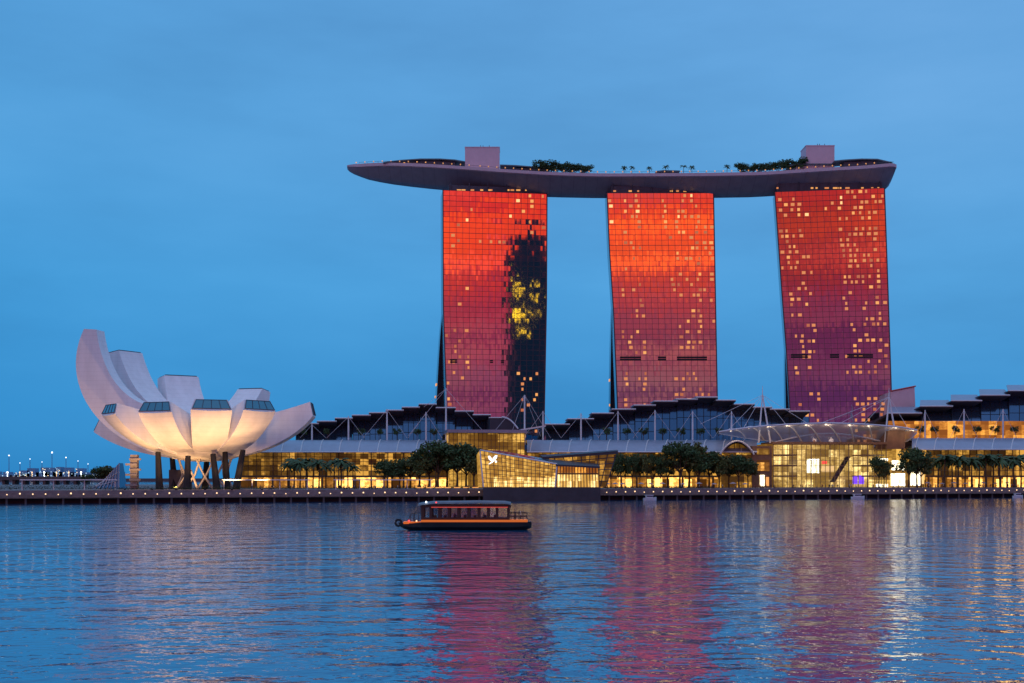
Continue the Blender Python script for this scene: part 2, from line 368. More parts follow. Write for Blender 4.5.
# ------------------------------------------------------------------ hotel towers
def interp(tab, y):
    if y <= tab[0][0]: return tab[0][1]
    for (a, b), (c, d) in zip(tab, tab[1:]):
        if y <= c: return b+(d-b)*(y-a)/(c-a)
    return tab[-1][1]
def tower(label, Y0, a, L, Rr, ytop, ybot, leg, ncol, lit, bands_, plant_px, seed, lit_n):
    rnd = random.Random(seed)
    F = lambda px, py: line_pt(px, py, Y0, a)
    nb = Vector((-a, 1, 0)).normalized()             # direction away from us
    mid = F((interp(L, ybot)+interp(Rr, ybot))/2, YH)
    ex = (F(700, 300)-F(600, 300)).normalized()
    T = thing('hotel_tower', label, 'tower', (mid.x+nb.x*10, mid.y+nb.y*10, GZ))
    ztop = F((interp(L, ytop)+interp(Rr, ytop))/2, ytop).z
    rows = 56; zrow = [GZ+(ztop-GZ)*i/rows for i in range(rows+1)]
    def edge(tab, z, yy=None):
        py = YH-(z-CH)*FP/Y0; px = interp(tab, py); p = F(px, py); p.z = z; return p
    # core volume
    core = MB()
    rings = []
    for z in zrow:
        l, r = edge(L, z), edge(Rr, z); dp = 17
        off = nb*.35
        rings.append([l+off, r+off, r+nb*dp, l+nb*dp])
    core.loft(rings); core.build('front_slab', M['endglass'], T)
    # splayed rear leg
    zj = F(interp(L, leg[0]), leg[0]).z
    rg, at_ = [], []
    for i in range(15):
        z = GZ+(zj-GZ)*i/14; f = (1-i/14)**.8
        l, r = edge(L, z), edge(Rr, z); ex = (r-l).normalized()
        d0 = 8+(leg[1]-12)*f; d1 = 18+(leg[1]-6)*f
        sx = ex*(-leg[2]*f)
        rg.append([l+nb*d0+sx, r+nb*d0, r+nb*d1, l+nb*d1+sx])
        at_.append([l+nb*2+ex*1.5, l+nb*(d0+1)+ex*1.5, r+nb*(d0+1)-ex*1.5, r+nb*2-ex*1.5])
    lm = MB(); lm.loft(rg); lm.build('rear_leg', M['endglass'], T)
    am = MB(); am.loft(at_); am.build('atrium_glass', M['endglass'], T)
    for k in range(9 if leg[1] > 50 else 3):
        i = rnd.randint(1, 8); z = GZ+(zj-GZ)*(i+.5)/14; l = rg[i][0].lerp(rg[i][3], rnd.uniform(.2, .7)); l.z = z; d_ = (rg[i][3]-rg[i][0]).normalized()
        b = MB(); sd_ = -Vector((d_.y, -d_.x, 0)).normalized()*.0
        q_ = [l-d_*1.6, l+d_*1.6]; ex_ = (edge(L, z)-edge(Rr, z)).normalized()*.35
        b.box8([q_[0]-ex_*2, q_[1]-ex_*2, q_[1]+ex_, q_[0]+ex_]+[v+Vector((0, 0, 1.5)) for v in (q_[0]-ex_*2, q_[1]-ex_*2, q_[1]+ex_, q_[0]+ex_)]); b.build('end_window', M['win_y'], T)
    # mirror curtain wall: every pane its own slightly tilted quad
    gm = MB(); n = ncol*3
    for i in range(rows):
        rowt = min(.019, abs(rnd.gauss(0, .014)))
        l0, r0, l1, r1 = edge(L, zrow[i]), edge(Rr, zrow[i]), edge(L, zrow[i+1]), edge(Rr, zrow[i+1])
        for j in range(n):
            f0, f1 = j/n, (j+1)/n
            tx, tz, c = rnd.gauss(0, .0019), rnd.gauss(0, .0019), 0
            wd = (r0-l0).length/n; hh = zrow[i+1]-zrow[i]
            if seed == 11 and i > rows*.66 and f0 > .50+.14*math.sin(i*1.7)+rnd.gauss(0, .05): tz -= rowt*min(1, (i-rows*.64)/4)*rnd.choice((1, 1, .5))+rnd.gauss(0, .002)
            q4 = []
            for (f, t_, su, sv) in ((f0, 0, -1, -1), (f1, 0, 1, -1), (f1, 1, 1, 1), (f0, 1, -1, 1)):
                p = (l0.lerp(r0, f) if t_ == 0 else l1.lerp(r1, f)) + nb*(su*wd/2*tx+sv*hh/2*tz)
                q4.append(p)
            gm.add(q4, [(0, 1, 2, 3)])
    gm.build('curtain_wall', M['mirror'], T, recalc=False)
    # mullions and floor lines
    mm = MB(); fr = -nb*.22
    for i in range(0, rows+1):
        l, r = edge(L, zrow[i]), edge(Rr, zrow[i]); h = .13 if i % 2 else .22
        u = Vector((0, 0, h/2)); mm.box8([l-u, r-u, r-u+nb*.2, l-u+nb*.2, l+u, r+u, r+u+nb*.2, l+u+nb*.2]) if False else mm.box8([l+fr-u, r+fr-u, r+nb*.2-u, l+nb*.2-u, l+fr+u, r+fr+u, r+nb*.2+u, l+nb*.2+u])
    for j in range(ncol+1):
        f = j/ncol
        hw = .085 if 0 < j < ncol else .35
        for i in range(0, rows, 2):
            p0 = edge(L, zrow[i]).lerp(edge(Rr, zrow[i]), f); p1 = edge(L, zrow[i+2]).lerp(edge(Rr, zrow[i+2]), f)
            ex = (edge(Rr, zrow[i])-edge(L, zrow[i])).normalized()*hw; fr2 = -nb*.17
            mm.box8([p0-ex+fr2, p0+ex+fr2, p0+ex+nb*.2, p0-ex+nb*.2, p1-ex+fr2, p1+ex+fr2, p1+ex+nb*.2, p1-ex+nb*.2])
    mm.build('mullions', M['mullion'], T)
    # louvre bands
    for (x0, x1, y0, y1) in bands_:
        for (ya, yb) in ((y0, (y0+y1)/2-.25), ((y0+y1)/2+.25, y1)):
            b = MB(); p = [F(x0, yb), F(x1, yb), F(x1, ya), F(x0, ya)]
            b.prism([q-nb*.45 for q in p], nb*.3); b.build('louvre_band', M['louvre'], T)
    # lit rooms
    ex = (F(700, 300)-F(600, 300)).normalized()
    done = set(); protos = {}
    cells = []
    for (c0, c1, r0, r1, prob) in lit:
        for c in range(c0, c1+1):
            for r_ in range(r0, r1+1):
                if (c, r_) in done: continue
                if rnd.random() < prob: done.add((c, r_)); cells.append((c, r_))
    rnd.shuffle(cells); more = {}
    for idx_, (c, r_) in enumerate(cells):
        i = rows-1-r_
        if i < 0 or i >= rows: continue
        k = rnd.choice(['win_o', 'win_y', 'win_o', 'win_y', 'win_w'] if r_ < 6 else ['win_o', 'win_o', 'win_d', 'win_y', 'win_d'])
        sz = rnd.choice((.54, .38, .48, .30))
        z0, z1 = zrow[i], zrow[i+1]
        f = (c+.5+(.16 if sz < .5 else 0)*rnd.choice((-1, 1)))/ncol
        pc = (edge(L, z0).lerp(edge(Rr, z0), f) + edge(L, z1).lerp(edge(Rr, z1), f))/2
        wd = (edge(Rr, z0)-edge(L, z0)).length/ncol*sz/2; hh = (z1-z0)*.27
        p = [pc-ex*wd-Vector((0, 0, hh)), pc+ex*wd-Vector((0, 0, hh)), pc+ex*wd+Vector((0, 0, hh)), pc-ex*wd+Vector((0, 0, hh))]
        key = (k, sz)
        if idx_ >= 98: more.setdefault('x', MB()).prism([q-nb*.3 for q in p], nb*.12); continue
        if key not in protos:
            b = MB(); b.prism([q-nb*.3 for q in p], nb*.12)
            me_o = b.build('lit_window', M[k], origin=pc); me_o.parent = T; me_o.location = pc-T.location; protos[key] = me_o
        else:
            o = protos[key].copy(); C.objects.link(o); o.location = pc-T.location
    for mb_ in more.values(): tag(mb_.build('lit_windows', M['win_o'], T), kind='stuff')
    # set-back plant storey under the deck
    x0, x1, y0 = plant_px
    p0, p1 = F(x0, ytop), F(x1, ytop); zt = F(x0, y0).z
    b = MB(); q4 = [p0+nb*1.2, p1+nb*1.2, p1+nb*14, p0+nb*14]
    b.box8([Vector((v.x, v.y, ztop)) for v in q4]+[Vector((v.x, v.y, zt+1)) for v in q4]); b.build('roof_plant', M['plant'], T)
    for k in range(14):
        if rnd.random() < .35: continue
        f = (k+.1+rnd.random()*.8)/14; p = p0.lerp(p1, f)+nb*.8; hw = rnd.uniform(.5, 1.3)
        b = MB(); b.prism([p-ex*hw+Vector((0, 0, 1.)), p+ex*hw+Vector((0, 0, 1.)), p+ex*hw+Vector((0, 0, 1.9)), p-ex*hw+Vector((0, 0, 1.9))], nb*.3)
        b.build('plant_light', M['win_y' if k % 3 else 'win_o'], T)
    for k in range(6):
        p = p0.lerp(p1, (k+.1)/5.2); b = MB(); b.tube([p+nb*.7+Vector((0, 0, 0)), p+nb*.7+Vector((0, 0, 6))], .3, 6); b.build('strut', M['plant'], T)
    return T

tower('tall hotel tower under the pointed deck end, a dark skyscraper mirrored down its right side', 746.6, .15,
      [(193, 443), (310, 443.4), (415, 447), (500, 450)], [(193, 547), (300, 546.5), (430, 544), (500, 543)], 192, 500, (312, 70, 5.), 16,
      [(1, 3, 0, 10, .16), (4, 6, 3, 6, .12), (8, 15, 0, 8, .16), (5, 9, 9, 9, .75), (1, 3, 12, 22, .14), (0, 3, 26, 34, .18), (0, 2, 34, 42, .3), (11, 14, 32, 46, .26)],
      [(450, 457, 359, 363), (490, 493, 360, 363), (501, 504, 360, 363)], (449, 545, 186), 11, 62)
tower('tall hotel tower in the middle of the three, glowing brightest orange red near its top', 735, 0.0,
      [(193, 607), (250, 609.5), (310, 613.5), (405, 617.5), (500, 620)], [(193, 713.5), (410, 717.5), (500, 719)], 193, 500, (305, 62, 2.), 16,
      [(0, 4, 0, 5, .30), (8, 8, 0, 6, .9), (10, 13, 0, 5, .75), (1, 4, 6, 20, .22), (4, 4, 0, 6, .7), (9, 15, 6, 18, .34), (1, 4, 18, 30, .40), (10, 13, 19, 29, .5), (15, 15, 5, 24, .3), (1, 4, 34, 40, .35), (9, 14, 34, 42, .32)],
      [(620, 641, 356.5, 360.5), (658, 666, 356.5, 360.5), (677, 707, 356.5, 360.5)], (611, 712, 187), 23, 98)
tower('tall hotel tower under the blunt deck end, dull purple red with many lit rooms', 744, -.15,
      [(190, 774), (300, 782), (350, 786), (420, 790.5), (500, 793)], [(190, 884), (300, 888), (430, 892.5), (500, 894)], 190, 500, (350, 30, 2.), 16,
      [(0, 4, 1, 4, .55), (5, 8, 1, 4, .35), (9, 15, 0, 5, .60), (0, 3, 7, 14, .55), (9, 14, 7, 17, .62), (1, 3, 15, 34, .38), (4, 4, 8, 34, .35), (9, 15, 18, 34, .33), (0, 4, 38, 48, .2), (10, 14, 38, 50, .48)],
      [(791, 808, 354, 358), (830, 839, 354, 358), (847, 873, 354, 358)], (777, 882, 184), 37, 100)

# ------------------------------------------------------------------ sky deck
def sy(px): return interp([(348, 752), (495, 738), (660, 727), (832, 707), (900, 698)], px)
TOP = [(347, 165.5), (350, 164.5), (365, 163.5), (385, 162.5), (420, 163.5), (460, 166), (500, 169), (550, 172), (600, 173.5), (700, 173), (760, 172), (800, 169.5), (830, 167.5), (860, 166), (893, 163)]
BOT = [(347, 169), (350, 172), (365, 177), (385, 181.5), (420, 186), (460, 189.5), (500, 192), (550, 195), (600, 196), (700, 196), (760, 195), (800, 192.5), (830, 191), (860, 189.5), (893, 188)]
def dwid(x): return 38*min(1, max(.02, ((x-346.5)/75))**.55) if x < 421.5 else (38 if x <= 888 else 38-(x-888)*.9)
def ned(x): return sy(x)+19-dwid(x)/2
def deck_top(px): return at(px, interp(TOP, px), ned(px))
SKYD = thing('sky_deck', 'long boat-shaped sky deck resting across the three hotel towers', 'rooftop deck', (at(620, 0, 740).x, 745, 185))
rings = []; lip = []; dk = []
xs = [347, 349, 353, 359, 367, 378, 392, 410, 430] + list(range(450, 890, 16)) + [890, 894, 896.5]
nbk = Vector((0, 1, 0))
for x in xs:
    wdt = dwid(x)
    yc = sy(x)+19
    p = at(x, interp(TOP, min(x, 893)), ned(x)); zt = p.z
    zb = wz(interp(BOT, min(x, 893)), yc-min(6, wdt/3))
    if x > 893: zb += (x-893)*.7; zt -= (x-893)*.3
    X = p.x
    hw = wdt/2; lipz = min(1.9, (zt-zb)*.3)
    pr = [(-hw, zt), (-hw*1.0, zt-lipz)]
    for k in range(1, 10):
        th = math.pi*k/10
        pr.append((-hw*.97*math.cos(th), zt-lipz-(zt-lipz-zb)*(1-abs(math.cos(th))**1.25)))
    pr += [(hw, zt-lipz), (hw, zt)]
    rings.append([Vector((X, yc+a, z)) for a, z in pr[1:-1]])
    lip.append([Vector((X, yc-hw-.15, zt+.02)), Vector((X, yc-hw-.15, zt-lipz)), Vector((X, yc+hw+.15, zt-lipz)), Vector((X, yc+hw+.15, zt+.02))])
b = MB(); b.loft(rings); b.build('hull', M['hull'], SKYD, smooth=True)
b = MB(); b.loft(lip); b.build('deck_edge', M['hulllip'], SKYD)
rm = MB()
for i in range(3, len(xs)-2):
    a0, a1 = lip[i][0], lip[i+1][0]; u = Vector((0, 0, 1.1))
    rm.tube([a0+u+Vector((0, .6, 0)), a1+u+Vector((0, .6, 0))], .09, 4); rm.tube([a0+Vector((0, .6, 0)), a0+u+Vector((0, .6, 0))], .08, 4)
rm.build('railing', M['plant'], SKYD)
def dz_at(px): return deck_top(px).z
def on_deck(px, dyy=6): 
    Y = ned(px)+dyy; return Vector((wx(px, Y), Y, dz_at(px)))
# lift houses
for (x0, x1, yt, lab) in ((465, 499.5, 147.5, 'pale pink box-shaped lift house above the left tower'), (806, 834.5, 146, 'pale pink box-shaped lift house above the right tower')):
    Y = sy(x0)+9; p0 = at(x0, 165, Y); p1 = at(x1, 165, Y); zb = dz_at(x0)-.3; zt = wz(yt, Y)
    T = thing('lift_house', lab, 'rooftop building', ((p0.x+p1.x)/2, Y+6, zb))
    b = MB(); b.box(p0.x, p1.x, Y, Y+13, zb, zt); b.build('wall', M['pinkbox'], T)
    b = MB(); b.box(p0.x-.2, p1.x+.2, Y-.2, Y+13.2, zt, zt+.5); b.build('coping', M['pinkbox'], T)
    b = MB()
    for f in (.45, .52, .7): b.tube([(p0.x+(p1.x-p0.x)*f, Y+3, zt+.5), (p0.x+(p1.x-p0.x)*f, Y+3, zt+2.2)], .2, 5)
    b.build('antenna', M['plant'], T)
# restaurants / pavilions on the deck
def deck_pav(pts, lab, lights, col='plant', warm='win_y'):
    xa, xb = pts[0][0], pts[-1][0]; Y = sy((xa+xb)/2)+8
    T = thing('deck_pavilion', lab, 'pavilion', (wx((xa+xb)/2, Y), Y+6, dz_at((xa+xb)/2)))
    b = MB(); rr = []
    for (x, y) in pts:
        zt = wz(y, Y); X = wx(x, Y); rr.append([(X, Y, zt-.9), (X, Y+13, zt-.9), (X, Y+12, zt), (X, Y+1, zt)])
    b.loft(rr); b.build('roof', M['plant'], T)
    b = MB()
    for (x, y), (x2, y2) in zip(pts[1:-1], pts[2:-1]):
        zb = dz_at(x)-.4; X, X2 = wx(x, Y), wx(x2, Y)
        b.box(X, X2-.02, Y+2, Y+11, zb, wz(max(y, y2), Y)-.95)
    b.build('wall', M[col], T)
    for x in lights:
        X = wx(x, Y); zb = dz_at(x); b = MB(); b.box(X-.55, X+.55, Y+1.6, Y+1.9, zb+.9, zb+1.8); b.build('lit_window', M[warm], T)
deck_pav([(383, 161.5), (400, 159.4), (420, 158), (440, 158), (455, 159), (466, 161)], 'low dark curved restaurant pavilion near the pointed tip of the sky deck', [404+5*k for k in range(11)])
deck_pav([(500, 164), (515, 164.5), (535, 166), (550, 167)], 'low dark terrace pavilion with small lights right of the left lift house', [504+6*k for k in range(8)], warm='win_o')
deck_pav([(835, 160), (845, 159), (862, 158), (878, 158.2), (890, 161)], 'long dark rooftop bar at the blunt end of the sky deck', [839+6*k for k in range(8)])
deck_pav([(790, 164.5), (797, 163), (808, 163), (836, 163)], 'brightly lit terrace pavilion at the foot of the right lift house', [793, 797, 801, 806, 812, 820, 826, 832], col='pinkbox', warm='win_w')
deck_pav([(656, 170.5), (664, 169.5), (680, 170)], 'small low pool bar among the palms in the middle of the deck', [664, 669], warm='win_o')
dl0 = None
for k in range(62):
    x = 356+k*8.7 if k < 14 else 480+(k-14)*8.4
    if x > 888: break
    p = deck_top(x)+Vector((0, .9, 0))
    if dl0 is None:
        dl0 = thing('deck_light', 'tiny warm light on a short post at the edge of the sky deck', 'lamp', p, 'lights along the sky deck edge')
        b = MB(); b.tube([p, p+Vector((0, 0, 1.))], .1, 5); b.build('post', M['plant'], dl0)
        b = MB(); b.ball(p+Vector((0, 0, 1.25)), .45, seg=6, rows=4); b.build('light_globe', M['win_y'], dl0)
    else: dup(dl0, p)

# ------------------------------------------------------------------ vegetation
def leaf_cloud(mb, c, rx, ry, rz, n, size, rnd, thr=-.05):
    k = 0; tries = 0
    while k < n and tries < n*6:
        tries += 1
        d = Vector((rnd.gauss(0, 1), rnd.gauss(0, 1), rnd.gauss(0, 1))).normalized()*(rnd.random()**.4)
        nn = mnoise.noise(Vector((d.x*2.1+c[0], d.y*2.1, d.z*2.1+c[2])))
        if nn < thr: continue
        p = Vector((c[0]+d.x*rx, c[1]+d.y*ry, c[2]+d.z*rz*(1 if d.z > 0 else .6)))
        a = Vector((rnd.gauss(0, 1), rnd.gauss(0, 1), rnd.gauss(0, .6))).normalized()*size*rnd.uniform(.6, 1.3)
        e = a.cross(Vector((rnd.gauss(0, 1), rnd.gauss(0, 1), rnd.gauss(0, 1)))).normalized()*size*rnd.uniform(.4, .8)
        mb.add([p-a, p+e, p+a, p-e], [(0, 1, 2, 3)]); k += 1
def make_tree(name, h, cr, seed, leafm, nleaf=900, size=.45, flat=.6, trunk_f=.36):
    rnd = random.Random(seed); T = thing(name, '', 'tree')
    b = MB(); th = h*trunk_f
    b.tube([(0, 0, -.1), (.1, 0, th*.5), (.05, .1, th), (0, 0, h*.8)], [.035*h, .026*h, .02*h, .006*h], 7)
    for k in range(6):
        a = k*1.05+rnd.random()*.5; l = cr*rnd.uniform(.5, .8)
        b.tube([(.05, .05, th*rnd.uniform(.75, 1.05)), (math.cos(a)*l*.5, math.sin(a)*l*.5, th+h*.12), (math.cos(a)*l, math.sin(a)*l, th+h*rnd.uniform(.2, .35))], [.016*h, .010*h, .004*h], 5)
    b.build('trunk', M['trunk'], T)
    f = MB(); cz = (h+th)/2; rz = (h-th)/2
    for k in range(11):
        a = rnd.random()*6.28; r = cr*rnd.uniform(.2, .72); 
        leaf_cloud(f, (math.cos(a)*r, math.sin(a)*r, cz+rz*rnd.uniform(-.55, .6)), cr*.42, cr*.42, rz*.55, nleaf//11, size, rnd)
    f.build('crown', leafm, T, recalc=False)
    return T
def make_palm(h, seed, fr=18, fl=3.1):
    rnd = random.Random(seed); T = thing('palm_tree', '', 'palm')
    b = MB(); b.tube([(0, 0, -.1), (.12, 0, h*.5), (.0, .1, h)], [.26, .19, .15], 7); b.build('trunk', M['trunk'], T)
    f = MB()
    for k in range(fr):
        a = k*2.399; el = rnd.uniform(-.2, 1.1); d = Vector((math.cos(a), math.sin(a), 0)); s = d.cross(Vector((0, 0, 1)))
        pts = []
        for i in range(6):
            t = i/5; pts.append(Vector((0, .1, h))+d*fl*t*math.cos(el*.6)+Vector((0, 0, fl*(t*math.sin(el)-1.1*t*t*.6))))
        for i in range(5):
            w0, w1 = .42*math.sin(math.pi*(i/5*.8+.12)), .42*math.sin(math.pi*((i+1)/5*.8+.12))
            dr = Vector((0, 0, -.28))
            f.add([pts[i], pts[i]+s*w0+dr, pts[i+1]+s*w1+dr, pts[i+1]], [(0, 1, 2, 3)])
            f.add([pts[i], pts[i]-s*w0+dr, pts[i+1]-s*w1+dr, pts[i+1]], [(0, 1, 2, 3)])
    f.build('crown', M['palm'], T, recalc=False)
    return T
class Proto:                                        # first use moves the prototype, later uses copy it
    def __init__(s, obj): s.o = obj; s.used = False
    def place(s, loc, rz, sc, label, group):
        if not s.used: s.used = True; s.o.location = loc; s.o.rotation_euler = (0, 0, rz); s.o.scale = sc if isinstance(sc, tuple) else (sc,)*3; r = s.o
        else: r = dup(s.o, loc, rz, sc)
        r['label'] = label; r['group'] = group; return r
rv = random.Random(5)
TREE = [Proto(make_tree('broad_tree', 10, 5.2, 3+i, M['leaf'] if i != 1 else M['leaf2'], 1500, .42)) for i in range(3)]
SM = [Proto(make_tree('small_tree', 5, 2.6, 30+i, M['leaf'], 520, .30, trunk_f=.4)) for i in range(2)]
PALM = [Proto(make_palm(7.5, 50+i)) for i in range(3)]
BUSH = [Proto(make_tree('garden_tree', 6, 3.6, 70+i, M['leaf'], 900, .36, trunk_f=.22)) for i in range(2)]
# on the deck
for i, x in enumerate([539, 545, 551, 557, 563, 569, 575, 581, 587]):
    BUSH[i % 2].place(on_deck(x, 7), rv.random()*6, rv.uniform(1.15, 1.5), 'sky deck tree between left and middle towers, %s from left in its clump' % ordn(i), 'trees in the left clump on the sky deck')
for i, x in enumerate([741, 747, 753, 759, 765, 771]):
    BUSH[i % 2].place(on_deck(x, 7), rv.random()*6, rv.uniform(1.1, 1.35), 'sky deck tree just left of the right tower, %s from left in its clump' % ordn(i), 'trees in the right clump on the sky deck')
for i, x in enumerate([778, 785, 791, 798, 803]):
    BUSH[i % 2].place(on_deck(x, 9), rv.random()*6, (1.2, 1.2, rv.uniform(1.2, 1.6)), 'leafy tree beside the right lift house, %s from left' % ordn(i), 'trees beside the right lift house')
for i, x in enumerate([624, 632, 649.5, 666, 683.5, 692, 727]):
    PALM[i % 3].place(on_deck(x, 6), rv.random()*6, rv.uniform(.68, .85), 'small palm on the middle of the sky deck, %s from the left in the line' % ordn(i), 'palms along the middle of the sky deck')
BUSH[0].place(on_deck(891, 5), 1., .4, 'small rounded shrub at the blunt right end of the sky deck', 'shrub at the end of the sky deck')

# ------------------------------------------------------------------ lotus-shaped museum
MC = Vector((wx(205, 540), 540, GZ))
MUS = thing('lotus_museum', 'white lotus-shaped museum with curved petals lit warm from below beside the bay', 'museum', MC)
def petal(phi, R_, zt, tht, w0, w1, cap, inner, z0=19., name='petal', expo=.6):
    """phi: 0 = toward the camera, + = right. outer edge an ellipse arc, inner edge a curve, cap = height of end window"""
    d = Vector((math.sin(R(phi)), -math.cos(R(phi)), 0)); s = Vector((-d.y, d.x, 0))
    A = R_/math.sin(tht) if tht < math.pi/2 else R_; B = (zt-cap-z0)/(1-math.cos(tht))
    N = 26; th0 = .10
    outer = [(A*math.sin(th0+(tht-th0)*i/N), z0+B*(1-math.cos(th0+(tht-th0)*i/N))) for i in range(N+1)]
    (ri, zi), (rc, zc), (re, ze) = inner                # base, control, tip of inner edge
    inn = []
    for i in range(N+1):
        t = i/N; inn.append(((1-t)**2*ri+2*t*(1-t)*rc+t*t*re, (1-t)**2*zi+2*t*(1-t)*zc+t*t*ze))
    rings = []
    K = 7
    for i in range(N+1):
        t = i/N; wo = w0+(w1-w0)*t**expo; wi = wo*.80
        ro, zo = outer[i]; r2, z2 = inn[i]
        # outward normal of the outer edge for its slight bulge
        j0, j1 = max(0, i-1), min(N, i+1)
        tr, tz = outer[j1][0]-outer[j0][0], outer[j1][1]-outer[j0][1]; ln = math.hypot(tr, tz); nr, nz = tz/ln, -tr/ln
        ring = []
        for k in range(K):
            u = -1+2*k/(K-1); bl = (1-u*u)*wo*.10
            ring.append(MC*1.0+d*(ro+nr*bl)+s*(u*wo)+Vector((0, 0, zo+nz*bl-GZ)))
        for k in range(4):
            u = 1-2*k/3; ring.append(MC+d*r2+s*(u*wi)+Vector((0, 0, z2-GZ)))
        rings.append(ring)
    b = MB(); b.loft(rings)
    o = b.build(name, M['white'], MUS)
    me = o.data
    # smooth only the long bulged side
    for p in me.polygons: p.use_smooth = len(p.vertices) == 4
    me.set_sharp_from_angle(angle=R(32)) if hasattr(me, 'set_sharp_from_angle') else None
    # end window
    L0, L1 = outer[-1], inn[-1]
    a0 = MC+d*(L0[0])+Vector((0, 0, L0[1]-GZ)); a1 = MC+d*L1[0]+Vector((0, 0, L1[1]-GZ)); n = ((a1-a0).normalized()).cross(s); n = n if n.dot(d) > 0 else -n
    wo = w1*.93; wi = w1*.80*.93
    q0 = a0.lerp(a1, .10)+n*.25; q1 = a0.lerp(a1, .93)+n*.25
    b = MB(); b.prism([q0-s*wo, q0+s*wo, q1+s*wi, q1-s*wi], n*.15); wn = b.build('end_window', M['museumglass'], o)
    b = MB()
    for k in range(5):
        f = -1+2*k/4; b.tube([q0+s*wo*f*.98+n*.2, q1+s*wi*f*.98+n*.2], .14, 4)
    for qq, ww in ((q0, wo), (q1, wi)): b.tube([qq-s*ww+n*.2, qq+s*ww+n*.2], .16, 4)
    b.build('glazing_bar', M['plant'], wn)
    return o
M['museumglass'] = mat('museum_glass', (.12, .30, .36), .12, .5)
TH = 1.12
def fp(phi, Rr_, zt, w1=7.4, cap=4.6, zi=36, th=TH): petal(phi, Rr_, zt, th, 2.2, w1*1.07, cap, ((6, zi), (Rr_*.5, zi+2), (Rr_-1.6, zt)), expo=.38)
fp(19, 37, 44.4, 8.2)
fp(-20, 37, 43.4, 8.2)
fp(-51, 45, 42.8, 7.6)
fp(50, 40.5, 44.6, 8.2)
petal(95, 50, 45.5, 1.10, 3.2, 7.0, 6.5, ((8, 36), (27, 38), (48.5, 45.5)))
# tall ones
petal(-98, 61, 81.0, 1.93, 7., 4.8, 1.2, ((14, 42), (46, 43), (51.5, 79.5)))
petal(-121, 58, 71.5, 1.45, 8., 9.0, 1.5, ((10, 40), (38, 42), (50, 71.5)))
petal(-149, 45, 60.5, 1.35, 14., 10.4, 1.4, ((8, 38), (29, 39), (40, 60.5)))
petal(163, 46, 54.5, 1.3, 12., 8.6, 1.4, ((8, 38), (26, 40), (41, 54.5)))
petal(-114, 63, 38.5, .95, 3., 4.4, 6, ((8, 34), (32, 34), (60, 38.5)))
# bowl under the petals, hidden core, columns, lattice, stairs
b = MB(); rg = []
for (r, z) in ((0.5, 18.2), (7, 18.3), (13, 19.3), (17, 21), (20, 24), (20, 30), (14, 33), (.5, 37)):
    rg.append([MC+Vector((r*math.cos(k*math.pi/12), r*math.sin(k*math.pi/12), z-GZ)) for k in range(24)])
b.loft(rg); b.build('bowl', M['white'], MUS, smooth=True)
for (xb, xt, yt, Y) in ((159.5, 158, 452, 517), (187, 188, 456, 514), (217, 213, 454, 518), (227, 225, 452, 524), (236, 243, 450, 520), (175, 172, 455, 552), (205, 207, 455, 556)):
    p0 = Vector((wx(xb, Y), Y, GZ)); p1 = at(xt, yt, Y+2); b = MB(); b.tube([p0, p1], [1.75, 1.2], 8); b.build('column', M['black'], MUS)
M['lattice'] = mat('lattice_paint', (.5, .46, .42), .6)
lt = MB()
for k in range(12):
    a = k*math.pi/6
    for sgn in (1, -1):
        a2 = a+sgn*math.pi/5
        lt.tube([MC+Vector((13*math.cos(a), 13*math.sin(a), 0)), MC+Vector((10*math.cos((a+a2)/2), 10*math.sin((a+a2)/2), 6.5)), MC+Vector((12.5*math.cos(a2), 12.5*math.sin(a2), 15))], .45, 5)
lt.build('lattice_core', M['lattice'], MUS)
ST = Vector((wx(134.5, 522), 522, GZ))
b = MB(); b.box(ST.x-1.6, ST.x+1.6, ST.y-1.2, ST.y+1.2, GZ, GZ+15.5); b.build('stair_tower', M['concrete'], MUS)
for k in range(6):
    b = MB(); z = GZ+1.5+k*2.3; sg = 1 if k % 2 else -1
    b.box(ST.x-3.4*(1 if sg < 0 else .5), ST.x+3.4*(1 if sg > 0 else .5), ST.y-2.2, ST.y-1.25, z, z+.9); b.build('stair_landing', M['concrete'], MUS)
b = MB(); p = MC+Vector((-16, 16, 0)); b.box(p.x-4, p.x+4, p.y-5, p.y+6, GZ, GZ+9); b.build('service_core', M['darkconc'], MUS)
# flood lights beneath
def flood(px, Y, tx, tz, ty, power, colr=(1., .53, .20), size=95, idx=0, what='museum'):
    p = Vector((wx(px, Y), Y, GZ)); tgt = Vector((wx(tx, ty), ty, tz))
    T = thing('floodlight', 'low black floodlight aimed up at the white %s, %s from the left of its row' % (what, ordn(idx)), 'floodlight', p, 'floodlights under the museum')
    b = MB(); b.box(p.x-.45, p.x+.45, p.y-.3, p.y+.3, GZ, GZ+.5); b.build('housing', M['black'], T)
    l = bpy.data.lights.new('flood', 'SPOT'); l.energy = power; l.color = colr; l.spot_size = R(size); l.spot_blend = .8; l.shadow_soft_size = .5
    o = bpy.data.objects.new('flood_lamp', l); C.objects.link(o); o.parent = T; o.location = (0, 0, .9)
    o.rotation_euler = (tgt-p).to_track_quat('-Z', 'Y').to_euler()
    return T
fl = [(152, 496, 146, 33, 518, .75), (176, 494, 170, 31, 514, .8), (205, 495, 208, 31, 514, .75), (232, 497, 232, 31, 518, .8), (262, 503, 254, 34, 522, .8), (125, 500, 124, 34, 522, .9), (190, 520, 190, 20, 540, .35)]
for i, (px, Y, tx, tz, ty, k) in enumerate(sorted(fl)): flood(px, Y, tx, tz, ty, 31000*k, idx=i)

